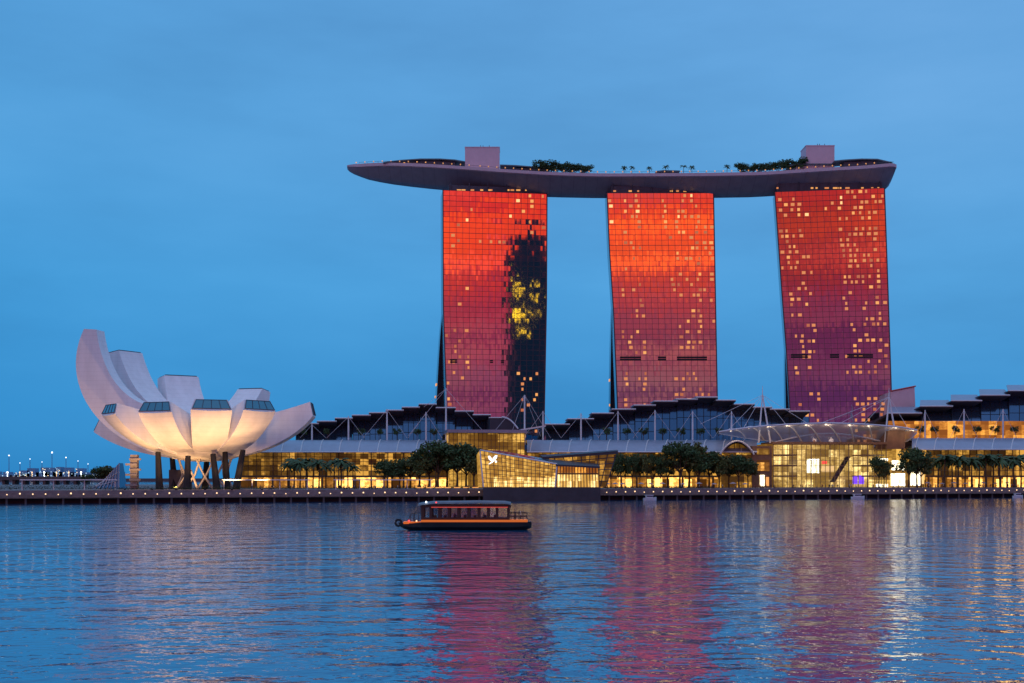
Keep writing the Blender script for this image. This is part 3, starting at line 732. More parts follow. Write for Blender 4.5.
# glass pavilion left of the museum
gh = MB(); Y = 560; x0, x1 = wx(91, Y), wx(119, Y); zt = wz(463, Y)
GH = thing('glass_pavilion', 'low pyramid-shaped glass pavilion left of the lotus museum', 'pavilion', ((x0+x1)/2, Y+6, GZ))
gh.add([(x0, Y, GZ), (x1, Y, GZ), (x1, Y+12, GZ), (x0, Y+12, GZ), (x0+5, Y+2, GZ+3.4), (x1-1, Y+3, zt), (x1-1, Y+9, zt), (x0+5, Y+10, GZ+3.4)], [(0, 1, 5, 4), (1, 2, 6, 5), (2, 3, 7, 6), (3, 0, 4, 7), (4, 5, 6, 7)])
gh.build('glazing', M['blueglass'], GH)
b = MB()
for k in range(8):
    f = k/7; b.tube([(x0+(x1-x0)*f, Y-.1, GZ), (x0+5+(x1-1-x0-5)*f, Y+2+f, GZ+3.5+(zt-GZ-3.4)*f)], .15, 4)
for f in (.33, .66): b.tube([(x0+5*f, Y-.1+2*f, GZ+3.4*f), (x1-f, Y-.1+3*f, GZ+(zt-GZ)*f)], .12, 4)
b.build('frame', M['whitepaint'], GH)

# ------------------------------------------------------------------ mall
def band(mb, xs_, y0, o0, y1, o1, segs=1, sag=0.):   # surface between two pixel rows at two depths
    rg = []
    for x in xs_:
        r = []
        a, c = mp(x, y0, o0), mp(x, y1, o1)
        for k in range(segs+1):
            f = k/segs; p = a.lerp(c, f); p.z += sag*math.sin(math.pi*f); r.append(p)
        rg.append(r)
    mb.loft(rg, closed=False, cap=False)
def wall(x0, x1, y0, y1, off, depth=.6):
    a, b_, c, d = mp(x0, y1, off), mp(x1, y1, off), mp(x1, y0, off), mp(x0, y0, off)
    b_.z = a.z; c.z = d.z
    return [a, b_, c, d]
def steel(mb, p, q_, r=.16): mb.tube([p, q_], r*.7, 5)
def mall(name_label, cat, xl, xr, yband, ygl, roofs, masts, end_left=None, orange=False, loc_off=30, roof_top=False, extra=0):
    base = mp((xl+xr)/2, YH, loc_off); T = thing('shopping_mall', name_label, cat, (base.x, base.y, GZ))
    yb0, yb1 = yband
    # glazed arcade front: panes glowing from inside behind a frame
    zt = mp(xl, yb1, 2).z
    w_ = MB(); a, c = mp(xl, YH, 2), mp(xr, YH, 2); n = (c-a).normalized(); back = Vector((-n.y, n.x, 0))
    zs = mp((xl+xr)/2, 475.5, 2).z
    w_.box8([Vector((p.x, p.y, z)) for z in (zs, zt) for p in (a, c, c+back*1, a+back*1)]); w_.build('arcade_glazing', M['lowglass'], T)
    s_ = MB(); s_.box8([Vector((p.x, p.y, z)) for z in (GZ, zs-1.0) for p in (a+back*3, c+back*3, c+back*4, a+back*4)]); s_.build('shop_glazing', M['shops'], T)
    s_ = MB(); s_.box8([Vector((p.x, p.y, z)) for z in (zs-1., zs) for p in (a-back*3, c-back*3, c+back*4, a+back*4)]); s_.build('ledge', M['brick'], T)
    f_ = MB(); ln = (c-a).length; k = 0
    while k*4.2 <= ln:
        p = a+n*(k*4.2)-back*.25; h = .28 if k % 4 else .55
        f_.obox(p, n, h, .4, zs, zt); k += 1
    for j in range(1, 5): 
        z = zs+(zt-zs)*j/5; m_ = (a+c)/2-back*.15; f_.obox(m_, n, ln, .22, z-.13, z+.13)
    f_.build('facade_frame', M['brick'], T)
    k = 0; pl = MB()
    while k*8.4 <= ln:
        p = a+n*(k*8.4)-back*2.4; pl.obox(p, n, .9, .9, GZ, zs-1.02); k += 1
    pl.build('colonnade', M['brick'], T)
    bm_ = MB(); bm_.box8([Vector((p.x, p.y, z)) for z in (GZ, zt+.5) for p in (a+back*4.1, c+back*4.1, c+back*60, a+back*60)]); bm_.build('podium', M['darkconc'], T)
    # barrel-vaulted awning
    cm = MB(); n_ = max(2, int((xr-xl)/8)); xs_ = [xl+(xr-xl)*i/n_ for i in range(n_+1)]
    band(cm, xs_, yb1, -7, yb0, 9, 6, 1.6); o = cm.build('vaulted_awning', M['roofmetal'], T, smooth=True, recalc=False)
    step = 27/2*1.0; rb = MB(); x = xl+3; 
    while x < xr:
        a0, c0 = mp(x, yb1, -7), mp(x+3.5, yb0, 9)
        pts = [a0.lerp(c0, f/6)+Vector((0, 0, 1.6*math.sin(math.pi*f/6)+.18)) for f in range(7)]
        rb.tube(pts, .30, 4); x += 19.2
    rb.build('awning_rib', M['whitepaint'], T)
    e0, e1 = mp(xl, yb1, -7.2), mp(xr, yb1, -7.2); g_ = MB(); g_.tube([e0, e1], .35, 5); g_.build('gutter', M['whitepaint'], T)
    # terrace slab behind awning
    t0, t1 = mp(xl, yb0, 9), mp(xr, yb0, 9); tz = t0.z-.1
    tb = MB(); tb.box8([Vector((p.x, p.y, z)) for z in (tz-1.2, tz) for p in (t0+back*.1, t1+back*.1, t1+back*50, t0+back*50)]); tb.build('terrace', M['concrete'], T)
    # upper glass wall and stepped roofs
    for (x0, x1, yr) in roofs:
        if orange:
            p = [mp(x0, 421, 27), mp(x1, 421, 27)]
            b = MB(); b.box8([Vector((q.x, q.y, z)) for z in (tz+.02, mp(x0, 421, 27).z) for q in (p[0], p[1], p[1]+back*1, p[0]+back*1)]); b.build('lit_terrace_wall', M['orange'], T)
        b = MB(); lo_y = 421 if orange else yb0
        a0, a1, b0, b1 = mp(x0, lo_y, 28), mp(x1, lo_y, 28), mp(x0, yr+6, 34), mp(x1, yr+6, 34)
        if not orange: a0.z = a1.z = tz+.02
        b.box8([a0, a1, a1+back*30, a0+back*30, b0, b1, b1+back*24, b0+back*24]); b.build('upper_glazing', M['blueglass'], T)
        fr_ = MB()
        for k in range(4):
            f = k/3; fr_.tube([a0.lerp(a1, f)-back*.2, b0.lerp(b1, f)-back*.2], .14, 4)
        for f in (.33, .66): fr_.tube([a0.lerp(b0, f)-back*.2, a1.lerp(b1, f)-back*.2], .10, 4)
        fr_.build('glazing_frame', M['darkroof'], T)
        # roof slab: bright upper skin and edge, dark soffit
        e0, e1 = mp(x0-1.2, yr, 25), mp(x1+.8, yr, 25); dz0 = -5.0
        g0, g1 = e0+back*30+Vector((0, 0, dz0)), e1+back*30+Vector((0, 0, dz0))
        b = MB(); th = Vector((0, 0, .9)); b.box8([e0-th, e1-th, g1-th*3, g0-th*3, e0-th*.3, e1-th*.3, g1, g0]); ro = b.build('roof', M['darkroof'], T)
        rise, sd = (4.2, 14) if roof_top else (-.6, 9)
        k0, k1 = e0+back*sd+Vector((0, 0, rise)), e1+back*sd+Vector((0, 0, rise))
        if roof_top: k0 += n*7.2; k1 += n*4.6
        b = MB(); b.box8([e0-th*.28, e1-th*.28, k1-th*.28, k0-th*.28, e0+th*.25, e1+th*.25, k1+th*.25, k0+th*.25])
        b.build('roof_skin', M['roofmetal'], ro)
        b = MB(); b.tube([e0+Vector((0, -.3, -.1)), e1+Vector((0, -.3, -.1))], .34, 5); b.build('roof_edge', M['whitepaint'], ro)
    for (x, yt, yb_, cables) in masts:
        p0, p1 = mp(x, yb_, 9), mp(x, yt, 9)
        b = MB(); b.tube([p0, p0.lerp(p1, .5), p1], [.42, .48, .26], 7); mo = b.build('mast', M['whitepaint'], T)
        cb = MB()
        for (dxp, yy, off) in cables: steel(cb, p1-Vector((0, 0, .4)), mp(x+dxp, yy, off), .13)
        if cables: cb.build('cable', M['whitepaint'], mo)
    return T
cab = lambda l, r: [(-l, 438, 14), (r, 438, 14)]
north_roofs = [(296, 304, 428), (304, 318, 423.3), (318, 336, 421), (336, 352, 418), (353, 370, 415), (370, 386, 412.5), (387, 403, 410), (403, 419, 407), (420, 436, 404), (437, 455, 407.5), (456, 473, 411), (474, 490, 414.6), (490, 503, 417.5)]
mall('glass shopping mall section with stepped dark roofs behind the lotus museum', 'mall', 240, 447, (440, 452), 475, north_roofs,
     [(312, 424, 440, cab(12, 14)), (348.5, 416, 440, cab(22, 16)), (387, 409, 440, cab(24, 20)), (426, 412, 440, cab(18, 16)), (446, 388, 452, [(-38, 436, 14), (36, 430, 14), (-22, 407, 14)])])
mid_roofs = [(546, 569, 424), (569, 593, 418.6), (593, 613, 413), (613, 635, 409), (635, 655, 405), (655, 677, 401), (677, 697, 399), (697, 717, 397), (717, 735, 400), (735, 754, 404), (754, 771, 407), (771, 789, 409), (790, 809, 411)]
mall('glass shopping mall section with stepped dark roofs below the middle tower', 'mall', 527, 757, (440, 452), 475, mid_roofs,
     [(543, 411, 441, cab(20, 18)), (581, 413, 440, cab(20, 18)), (618, 411, 440, cab(20, 20)), (655, 410, 440, cab(22, 20)), (692.6, 411, 440, cab(18, 20)), (731.5, 411, 440, cab(18, 16))])
right_roofs = [(889, 921, 413), (921, 952, 406), (952, 981, 400.5), (981, 1009, 395), (1009, 1040, 390.5)]
mall('glass shopping mall section with pale stepped roofs and orange-lit terrace at the right edge', 'mall', 912, 1045, (438, 449.5), 475, right_roofs,
     [(925, 410, 438, cab(6, 14)), (964, 409, 438, cab(14, 14)), (1003, 409, 438, cab(14, 14))], orange=True, roof_top=True)

# bridging hall between north and middle sections with its flat white roof
HB = mp(488, YH, 0); H = thing('link_hall', 'boxy amber-lit glass hall with thin flat white roof behind the crystal pavilion', 'hall', (HB.x, HB.y+14, GZ))
a, c = mp(449, YH, -4), mp(524.5, YH, -4); n = (c-a).normalized(); back = Vector((-n.y, n.x, 0)); z1, z2 = mp(449, 446, -4).z, mp(449, 433, -4).z
b = MB(); b.box8([Vector((p.x, p.y, z)) for z in (GZ, z2) for p in (a, c, c+back*30, a+back*30)]); b.build('glazing', M['hallglow'], H)
b = MB()
for k in range(19): p = a+n*((c-a).length*k/18)-back*.2; b.obox(p, n, .25, .35, GZ, z2)
for k in range(9): z = GZ+(z2-GZ)*k/8; m_ = (a+c)/2-back*.12; b.obox(m_, n, (c-a).length, .2, z-.12, z+.12)
b.build('facade_frame', M['brick'], H)
b = MB(); a2, c2 = mp(447, YH, -10), mp(527, YH, -10); b.box8([Vector((p.x, p.y, z)) for z in (z2+.01, z2+1.6) for p in (a2, c2, c2+back*38, a2+back*38)]); b.build('roof', M['roofmetal'], H)
b = MB(); p0, p1 = mp(524.6, 445, -2), mp(524.6, 395, -2); b.tube([p0, p1], .42, 7); mo = b.build('mast', M['whitepaint'], H)
cb = MB(); [steel(cb, p1, mp(524.6+dd, yy, 8), .13) for dd, yy in ((-34, 436), (-14, 436), (16, 436), (26, 438))]; cb.build('cable', M['whitepaint'], mo)
# curved end of the north roof
b = MB(); pts = [mp(502+16*f, 417+11.7*f**2+0*f, 12) for f in [k/8 for k in range(9)]]; b.tube(pts, .4, 5); b.build('curved_roof_edge', M['whitepaint'], H)
b = MB(); b.prism([mp(502, 418.5, 13)]+[p+Vector((0, 1, -.4)) for p in pts]+[mp(518, 434, 13), mp(490, 434, 13), mp(490, 418.5, 13)], back*20); b.build('end_wall', M['darkroof'], H)
b = MB()
for k in range(3): pass
# slanting canopy blade by the second mast
b = MB(); p0, p1 = mp(521, 430.5, -9), mp(546, 426.5, -9); b.box8([p0, p1, p1+back*8, p0+back*8, p0+Vector((0, 0, .7)), p1+Vector((0, 0, .7)), p1+back*8+Vector((0, 0, .7)), p0+back*8+Vector((0, 0, .7))]); b.build('canopy_blade', M['whitepaint'], H)

# ------------------------------------------------------------------ crystal pavilion in the water
M['plinth'] = mat('plinth_stone', (.045, .045, .06), .7, var=.2)
CYb = 512; CR = thing('crystal_pavilion', 'faceted glass pavilion glowing gold on a dark plinth in the water', 'pavilion', (wx(541, CYb), CYb+12, 0))
def cz(px, py, Y): return at(px, py, Y)
x0, x1 = wx(483, CYb), wx(600.5, CYb)
b = MB(); b.box(x0, x1, CYb, CYb+24, -1, wz(487.2, CYb)); b.build('plinth', M['plinth'], CR)
pz = wz(487.2, CYb)
Yf = CYb+.8
A0, A1, A2, A3 = at(483.5, 487, Yf), at(555, 487, Yf), at(557, 464, Yf+0), at(480, 450, Yf)
A0.z = A1.z = pz+.01
bk = Vector((0, 20, 0))
b = MB(); b.prism([A0, A1, A2, A3], Vector((0, .8, 0))); b.build('glass_wall', M['crystal'], CR)
hot = MB(); hA, hB, hC, hD = at(494, 486.6, Yf), at(554.8, 486.6, Yf), at(555.3, 477.5, Yf), at(494, 477, Yf); hot.prism([q+Vector((0, -.12, 0)) for q in (hA, hB, hC, hD)], (0, .1, 0)); hot.build('shop_floor_glow', M['crystal_hot'], CR)
b = MB()
for k in range(1, 18):
    f = k/18; bot = A0.lerp(A1, f); top = A3.lerp(A2, f); b.tube([bot-Vector((0, .25, 0)), top-Vector((0, .25, 0))], .13, 4)
for k in range(1, 8):
    f = k/8; b.tube([A0.lerp(A3, f)-Vector((0, .25, 0)), A1.lerp(A2, f)-Vector((0, .25, 0))], .11, 4)
b.build('glazing_grid', M['brick'], CR)
b = MB()
for e in ((A0, A3), (A3, A2), (A2, A1)): b.tube([e[0]-Vector((0, .3, 0)), e[1]-Vector((0, .3, 0))], .32, 5)
b.build('edge_frame', M['whitepaint'], CR)
# slanting roofs
b = MB(); r0, r1 = A3+Vector((0, 0, .1)), A2+Vector((0, 0, .1)); peak0, peak1 = at(500, 450.5, CYb+14), at(560, 461.5, CYb+18)
b.add([r0, r1, peak1, peak0, r0-Vector((0, 0, .5)), r1-Vector((0, 0, .5)), peak1-Vector((0, 0, 3)), peak0-Vector((0, 0, 3))], [(0, 1, 2, 3), (7, 6, 5, 4), (0, 4, 5, 1), (1, 5, 6, 2), (2, 6, 7, 3), (3, 7, 4, 0)]); b.build('roof', M['blueglass'], CR)
# left facet
b = MB(); L1_, L2_ = at(478, 487, CYb+18), at(476.5, 455, CYb+18); L1_.z = pz+.01; b.prism([A0, L1_, L2_, A3], Vector((.4, .1, 0))); b.build('side_facet', M['hallglow'], CR)
# right low box
B0, B1, B2, B3 = at(557, 487, Yf+2), at(599, 487, Yf+2), at(598, 467, Yf+2), at(557.5, 465.5, Yf+2); B0.z = B1.z = pz+.01
b = MB(); b.prism([B0, B1, B2, B3], Vector((0, .8, 0))); b.build('glass_wall', M['crystal_hot'], CR)
up = MB(); u0, u1, u2, u3 = [q-Vector((0, .12, 0)) for q in (B0.lerp(B3, .66), B1.lerp(B2, .70), B1.lerp(B2, .97), B0.lerp(B3, .97))]; up.prism([u0, u1, u2, u3], (0, .1, 0)); up.build('shelf_glow', M['orange'], CR)
b = MB()
for k in range(0, 15):
    f = k/14; b.tube([B0.lerp(B1, f)-Vector((0, .3, 0)), B3.lerp(B2, f)-Vector((0, .3, 0))], .2, 4)
b.tube([B0.lerp(B3, .62)-Vector((0, .3, 0)), B1.lerp(B2, .66)-Vector((0, .3, 0))], .35, 4)
b.build('glazing_grid', M['brick'], CR)
b = MB(); s0, s1, s2, s3 = at(556, 464.3, CYb), at(600, 466.5, CYb), at(598, 463.6, CYb+18), at(546, 459, CYb+16)
b.add([s0, s1, s2, s3]+[q-Vector((0, 0, .8)) for q in (s0, s1, s2, s3)], [(0, 1, 2, 3), (7, 6, 5, 4), (0, 4, 5, 1), (1, 5, 6, 2), (2, 6, 7, 3), (3, 7, 4, 0)]); b.build('roof', M['darkroof'], CR)
# rear wing rising to the right
b = MB(); w0, w1, w2, w3, w4 = at(560, 487, CYb+19), at(606, 487, CYb+19), at(617, 451.5, CYb+19), at(578, 455, CYb+19), at(545, 458, CYb+19); w0.z = w1.z = pz+.01
b.prism([w0, w1, w2, w3, w4], (0, 3, 0)); b.build('rear_wing', M['wing'] if 'wing' in M else M['lowglass'], CR)
b = MB()
for k in range(9): f = k/8; b.tube([w0.lerp(w1, f)-Vector((0, .2, 0)), w4.lerp(w2, f)-Vector((0, .2, 0))], .22, 4)
for k in range(1, 6): f = k/6; b.tube([w0.lerp(w4, f)-Vector((0, .2, 0)), w1.lerp(w2, f)-Vector((0, .2, 0))], .2, 4)
b.build('wing_lattice', M['plant'], CR)
b = MB(); g0, g1, g2, g3 = at(543, 457, CYb+17.6), at(618, 450.8, CYb+17.6), at(618, 449.8, CYb+26), at(540, 455, CYb+24)
tv = Vector((0, 0, -.9)); g = [g0, g1, g2, g3]; b.add(g+[g0+tv, g1+tv*1.6, g2+tv, g3+tv], [(0, 1, 2, 3), (7, 6, 5, 4), (0, 4, 5, 1), (1, 5, 6, 2), (2, 6, 7, 3), (3, 7, 4, 0)]); b.build('rear_roof', M['darkroof'], CR)
# winged white emblem on the glass
b = MB()
def emb(pts):
    b.prism([at(x, y, Yf)-Vector((0, .75, 0)) for x, y in pts], (0, .2, 0))
emb([(488.0, 456.2), (489.6, 455.8), (491.6, 458.2), (492.2, 460.4), (490.6, 460.6), (489.0, 459.4)])
emb([(497.4, 455.2), (495.2, 455.6), (493.0, 457.8), (492.3, 460.4), (494.6, 460.2), (496.8, 458.0)])
emb([(492.3, 460.3), (494.4, 460.2), (492.8, 462.4), (489.8, 464.0), (488.2, 464.3), (490.4, 462.6)])
emb([(495.4, 460.0), (497.2, 461.6), (495.8, 463.0), (494.8, 461.6)])
b.build('emblem', glow('emblem_white', (1., .95, .9), 2.2), CR)

# ------------------------------------------------------------------ event plaza: glass hall and shell canopy
EP = thing('event_plaza_hall', 'tall bright glass atrium under a curved shell canopy with steel ribs, right of centre', 'hall', tuple(mp(830, YH, 10).xy)+(GZ,))
a, c = mp(773, YH, -4), mp(886, YH, -4); n = (c-a).normalized(); back = Vector((-n.y, n.x, 0)); ln = (c-a).length; zt = mp(773, 444, -4).z
P8 = lambda p, q_, z0, z1: [Vector((v.x, v.y, z)) for z in (z0, z1) for v in (p, q_[0], q_[1], q_[2])]
def slab(name, m, f0, f1, z0, z1, d0, d1, par=EP):
    p0, p1 = a+n*ln*f0, a+n*ln*f1
    b = MB(); b.box8([Vector((v.x, v.y, z)) for z in (z0, z1) for v in (p0+back*d0, p1+back*d0, p1+back*d1, p0+back*d1)]); return b.build(name, m, par)
M['atrium'] = lit_wall('atrium_back_glow', (.72, .36, .05), (1., .68, .24), 4.6, 4.2, .30, 2.1, 1.4, big=.05)
M['floorp'] = mat('pale_floor', (.55, .42, .25), .6)
slab('back_wall', M['atrium'], 0, 1, GZ, zt, 16, 17)
slab('roof', M['brick'], -.01, 1.01, zt+.01, zt+1.2, -1, 18)
for k in range(1, 4): 
    z = GZ+(zt-GZ)*k/4.1
    slab('upper_floor', M['floorp'], 0, .22, z, z+.8, 2, 15.9); slab('upper_floor', M['floorp'], .80, 1, z, z+.8, 2, 15.9)
slab('side_wall', M['hallglow'], -.14*.5, -.001, GZ, zt, 0, 18); 
slab('glazing', M['pane'], .0, 1., GZ, zt, -.02, .04)
b = MB()
for k in range(0, 25):
    p = a+n*(ln*k/24)-back*.25; b.obox(p, n, .2 if k % 4 else .5, .35, GZ, zt)
for k in range(1, 8): z = GZ+(zt-GZ)*k/8; m_ = (a+c)/2-back*.12; b.obox(m_, n, ln, .2, z-.1, z+.1)
b.build('glazing_frame', M['win_frame'] if 'win_frame' in M else mat('bronze_frame', (.30, .20, .10), .5), EP)
b = MB(); e0 = a+n*ln*.56+back*8; e1 = a+n*ln*.70+back*8
b.box8([Vector((e0.x, e0.y, GZ+3)), Vector((e0.x+2.4, e0.y, GZ+3)), Vector((e0.x+2.4, e0.y+2, GZ+3)), Vector((e0.x, e0.y+2, GZ+3)), Vector((e1.x, e1.y, GZ+17)), Vector((e1.x+2.4, e1.y, GZ+17)), Vector((e1.x+2.4, e1.y+2, GZ+17)), Vector((e1.x, e1.y+2, GZ+17))]); b.build('escalator', M['darkconc'], EP)
for (x0_, x1_, y0_, y1_, mm_, nm) in ((807, 819, 459, 473, 'screen', 'bright_panel'), (822, 827, 461, 464, 'redlight', 'red_banner'), (853, 857.5, 476, 484, 'purple', 'purple_screen'), (859, 864, 475.5, 484, 'purple', 'purple_screen'), (822, 834, 466, 472, 'win_w', 'bright_panel')):
    p = [mp(x0_, y1_, -1), mp(x1_, y1_, -1), mp(x1_, y0_, -1), mp(x0_, y0_, -1)]; b = MB(); b.prism(p, back*.3); b.build(nm, M[mm_], EP)
# left stone block with bays
a3, c3 = mp(752, YH, -6), mp(772, YH, -6)
b = MB(); zz = mp(752, 446, -6).z; b.box8([Vector((v.x, v.y, z)) for z in (GZ, zz) for v in (a3, c3, c3+back*20, a3+back*20)]); b.build('stone_block', M['brick'], EP)
for (x0_, x1_, y0_, y1_, mm_) in ((757, 769.5, 448.5, 454.5, 'hallglow'), (757, 769.5, 460, 471, 'shops'), (760, 764.5, 475, 486, 'screen'), (766, 769, 477, 486, 'win_y')):
    p = [mp(x0_, y1_, -6.3), mp(x1_, y1_, -6.3), mp(x1_, y0_, -6.3), mp(x0_, y0_, -6.3)]; b = MB(); b.prism(p, back*.2); b.build('lit_window', M[mm_], EP)
# right block with bright shop screens
a4, c4 = mp(886.5, YH, -3), mp(925, YH, -3)
b = MB(); zz = mp(890, 448, -3).z; b.box8([Vector((v.x, v.y, z)) for z in (GZ, zz) for v in (a4, c4, c4+back*20, a4+back*20)]); b.build('right_block', M['hallglow'], EP)
b = MB(); p = [mp(886.5, 449, -5), mp(905, 449, -5), mp(905, 429, -5), mp(888, 431, -5)]; b.prism(p, back*14); b.build('screen_wall', M['brick'], EP)
for (x0_, x1_, y0_, y1_, mm_) in ((876, 888, 458.5, 461, 'screen'), (892, 904.5, 460.5, 470, 'screen'), (891, 905, 473.5, 486, 'screen'), (911, 920, 461, 485.5, 'screen'), (876, 888, 484, 487, 'screen'), (921.5, 924, 463, 484, 'win_w')):
    p = [mp(x0_, y1_, -4.3), mp(x1_, y1_, -4.3), mp(x1_, y0_, -4.3), mp(x0_, y0_, -4.3)]; b = MB(); b.prism(p, back*.3); b.build('shop_screen', M[mm_], EP)
# shell canopy
SC = thing('shell_canopy', 'wide curved translucent canopy on steel ribs over the event plaza', 'canopy', tuple(mp(820, YH, -12).xy)+(GZ,))
TOPC = [(719, 432), (735, 429.5), (760, 426.5), (790, 424.4), (827, 423.2), (860, 424.2), (890, 426.3), (905, 428), (917, 430.5)]
BOTC = [(719, 433.5), (745, 438), (770, 441), (800, 442.5), (886, 442.8), (900, 442.6), (909, 441), (917, 432.5)]
xs_ = [719+198*i/40 for i in range(41)]
def shell(x, t):
    tp = mp(x, interp(TOPC, x), -16); bt = mp(x*1.0, interp(BOTC, x), 8)
    p = tp.lerp(bt, t); return p+Vector((0, 0, 2.4*math.sin(math.pi*t)*min(1, (x-719)/30, (917-x)/12 if x < 917 else 0)))
b = MB(); b.loft([[shell(x, t/8) for t in range(9)] for x in xs_], closed=False, cap=False); b.build('canopy_skin', M['etfe'], SC, smooth=True, recalc=False)
b = MB(); b.tube([shell(x, 0)+Vector((0, -.3, .1)) for x in xs_], .5, 6); b.build('front_edge', M['whitepaint'], SC)
b = MB(); b.tube([shell(x, 1)+Vector((0, .3, 0)) for x in xs_], .35, 6); b.build('rear_edge', M['whitepaint'], SC)
for k, x in enumerate((737, 755, 774, 793, 812, 832, 851, 870, 889, 906)):
    b = MB(); lean = -3 if x < 880 else 0
    pts = [shell(min(max(x+(t-4)*2.2*(1 if x < 850 else (.3 if x < 880 else -1)), 720), 916), t/8)+Vector((0, -.1, .25)) for t in range(9)]
    b.tube(pts, .5, 5); rb = b.build('rib', M['whitepaint'], SC)
    b = MB(); b.ball(pts[1]+Vector((0, -.8, -.4)), .55, seg=6, rows=4); b.build('rib_light', M['lampc2'], rb)
    l = bpy.data.lights.new('rib_lamp', 'POINT'); l.energy = 600; l.color = (1., .72, .45); l.shadow_soft_size = 1.4; lo = bpy.data.objects.new('rib_lamp', l); C.objects.link(lo); lo.parent = SC; lo.location = pts[2]+Vector((.3, -1.2, -2.2))-SC.location
b = MB()
for (x0_, x1_, yh) in ((775, 884, 433.5),):
    pts = [mp(x0_+(x1_-x0_)*f, 442-(442-yh)*math.sin(math.pi*f), 4) for f in [k/16 for k in range(17)]]; b.tube(pts, .42, 6)
b.build('inner_arch', M['whitepaint'], SC)
# A-frame masts
for (x, yt) in ((762.5, 395), (889, 397)):
    tp = mp(x, yt, -2); b = MB()
    b.tube([mp(x-4, 443, -2), tp], [.55, .35], 7); b.tube([mp(x+8, 443, -2), tp], [.55, .35], 7); b.tube([tp, tp+Vector((0, 0, 5))], [.3, .1], 5)
    mo = b.build('mast', M['whitepaint'], SC); cb = MB()
    for dd, yy in ((-36, 432), (-20, 430), (24, 425), (46, 424), (-62, 424)) if x < 800 else ((-26, 425), (-48, 423), (-70, 424), (20, 430)): steel(cb, tp, mp(x+dd, yy, -8), .14)
    cb.build('cable', M['whitepaint'], mo)
# barrel-arched entrance left of it
b = MB(); AR = thing('arched_entrance', 'small barrel-vaulted entrance arch lit yellow left of the shell canopy', 'entrance', tuple(mp(737, YH, -6).xy)+(GZ,))
arc = lambda x0_, x1_, yb_, yh_, off, N=14: [mp(x0_+(x1_-x0_)*k/N, yb_-(yb_-yh_)*math.sin(math.pi*k/N)**.8, off) for k in range(N+1)]
o1 = arc(720, 754, 454.5, 441, -10); b.tube(o1, .5, 6); b.build('arch_rim', M['whitepaint'], AR)
b = MB(); o2 = arc(720, 754, 454.5, 441, 6); b.loft([o1, o2], closed=False, cap=False); b.build('vault', M['roofmetal'], AR, smooth=True, recalc=False)
b = MB(); b.prism(arc(723, 751.5, 454.5, 443.5, -4), back*.6); b.build('tympanum', M['hallglow'], AR)
for k in range(6): x = 724+k*5.2; b = MB(); b.tube([mp(x, 454, -4.6), mp(x, 454-11*math.sin(math.pi*(x-720)/34)**.8, -4.6)], .2, 4); b.build('glazing_bar', M['brick'], AR)
b = MB(); q0, q1 = mp(721, YH, -5), mp(753, YH, -5)
b.box8([Vector((v.x, v.y, z)) for z in (GZ, mp(737, 455, -5).z) for v in (q0, q1, q1+back*6, q0+back*6)]); b.build('lower_wall', M['lowglass'], AR)

# pink theatre wedge behind the right roofs
b = MB(); p = [at(890, 424, 690), at(916, 424, 690), at(914.5, 386.5, 690), at(891, 391.5, 690)]
b.prism(p, (4, 30, 0)); PT = thing('theatre_block', 'pale pink slab-sided building rising behind the pale stepped roofs at right', 'building', (p[0].x+8, 700, GZ))
b.build('wall', M['pinkbox'], PT)
b = MB(); b.tube([p[3]+Vector((-.6, -.4, .2)), p[2]+Vector((.6, -.4, .2))], .4, 4); b.build('roof_edge', M['redlight2'] if 'redlight2' in M else mat('red_trim', (.5, .05, .05), .5), PT)
b = MB(); b.box(p[0].x, p[1].x, 690, 720, GZ, p[0].z); b.build('base', M['pinkbox'], PT)

# ------------------------------------------------------------------ walkway canopies, hedges, flags on the left
for i, (x0_, x1_, lab) in enumerate(((20, 117, 'long flat walkway canopy on thin posts left of the museum'), (222, 309, 'long flat walkway canopy on thin posts right of the museum'), (334, 432, 'long flat walkway canopy on thin posts before the palm trees'))):
    s0_, s1_ = qs(x0_, 14), qs(x1_, 14); zc_ = wz(479.6, qp((s0_+s1_)/2, 14, 0).y); pc = qp((s0_+s1_)/2, 14, GZ)
    T = thing('walkway_canopy', lab, 'canopy', pc)
    b = MB(); l = s1_-s0_; b.obox(pc, U, l, 3.6, zc_-.3, zc_+.12); b.build('canopy_roof', M['whitepaint'], T)
    k = 0; N = max(3, int(l/9.5))
    for k in range(N+1):
        p = qp(s0_+.8+(l-1.6)*k/N, 14, GZ); b = MB(); b.tube([p, (p.x, p.y, zc_-.3)], .24, 6); b.build('post', M['whitepaint'], T)
rh = random.Random(9)
def hedge(x0_, x1_, v, h, lab, d=1.6):
    s0_, s1_ = qs(x0_, v), qs(x1_, v); f = MB(); N = int((s1_-s0_)/.9)
    for k in range(N):
        c_ = qp(s0_+k*.9, v, GZ+h*.5); leaf_cloud(f, (c_.x, c_.y, c_.z), .9, d*.6, h*.62*rh.uniform(.75, 1.15), 26, .22, rh, -.5)
    T = f.build('hedge', M['hedge'], origin=qp((s0_+s1_)/2, v, GZ), recalc=False); tag(T, lab, 'hedge')
hedge(-20, 100, 17, 2.2, 'dark clipped hedge behind the left walkway canopy')
hedge(100, 232, 12.5, 1.5, 'low dark hedge in front of the lotus museum')
hedge(232, 330, 18, 1.8, 'dark hedge behind the walkway canopy right of the museum')
hedge(330, 478, 18, 1.6, 'dark hedge in front of the shops left of the crystal pavilion')
hedge(604, 715, 15, 1.2, 'low dark hedge under the trees right of the crystal pavilion')
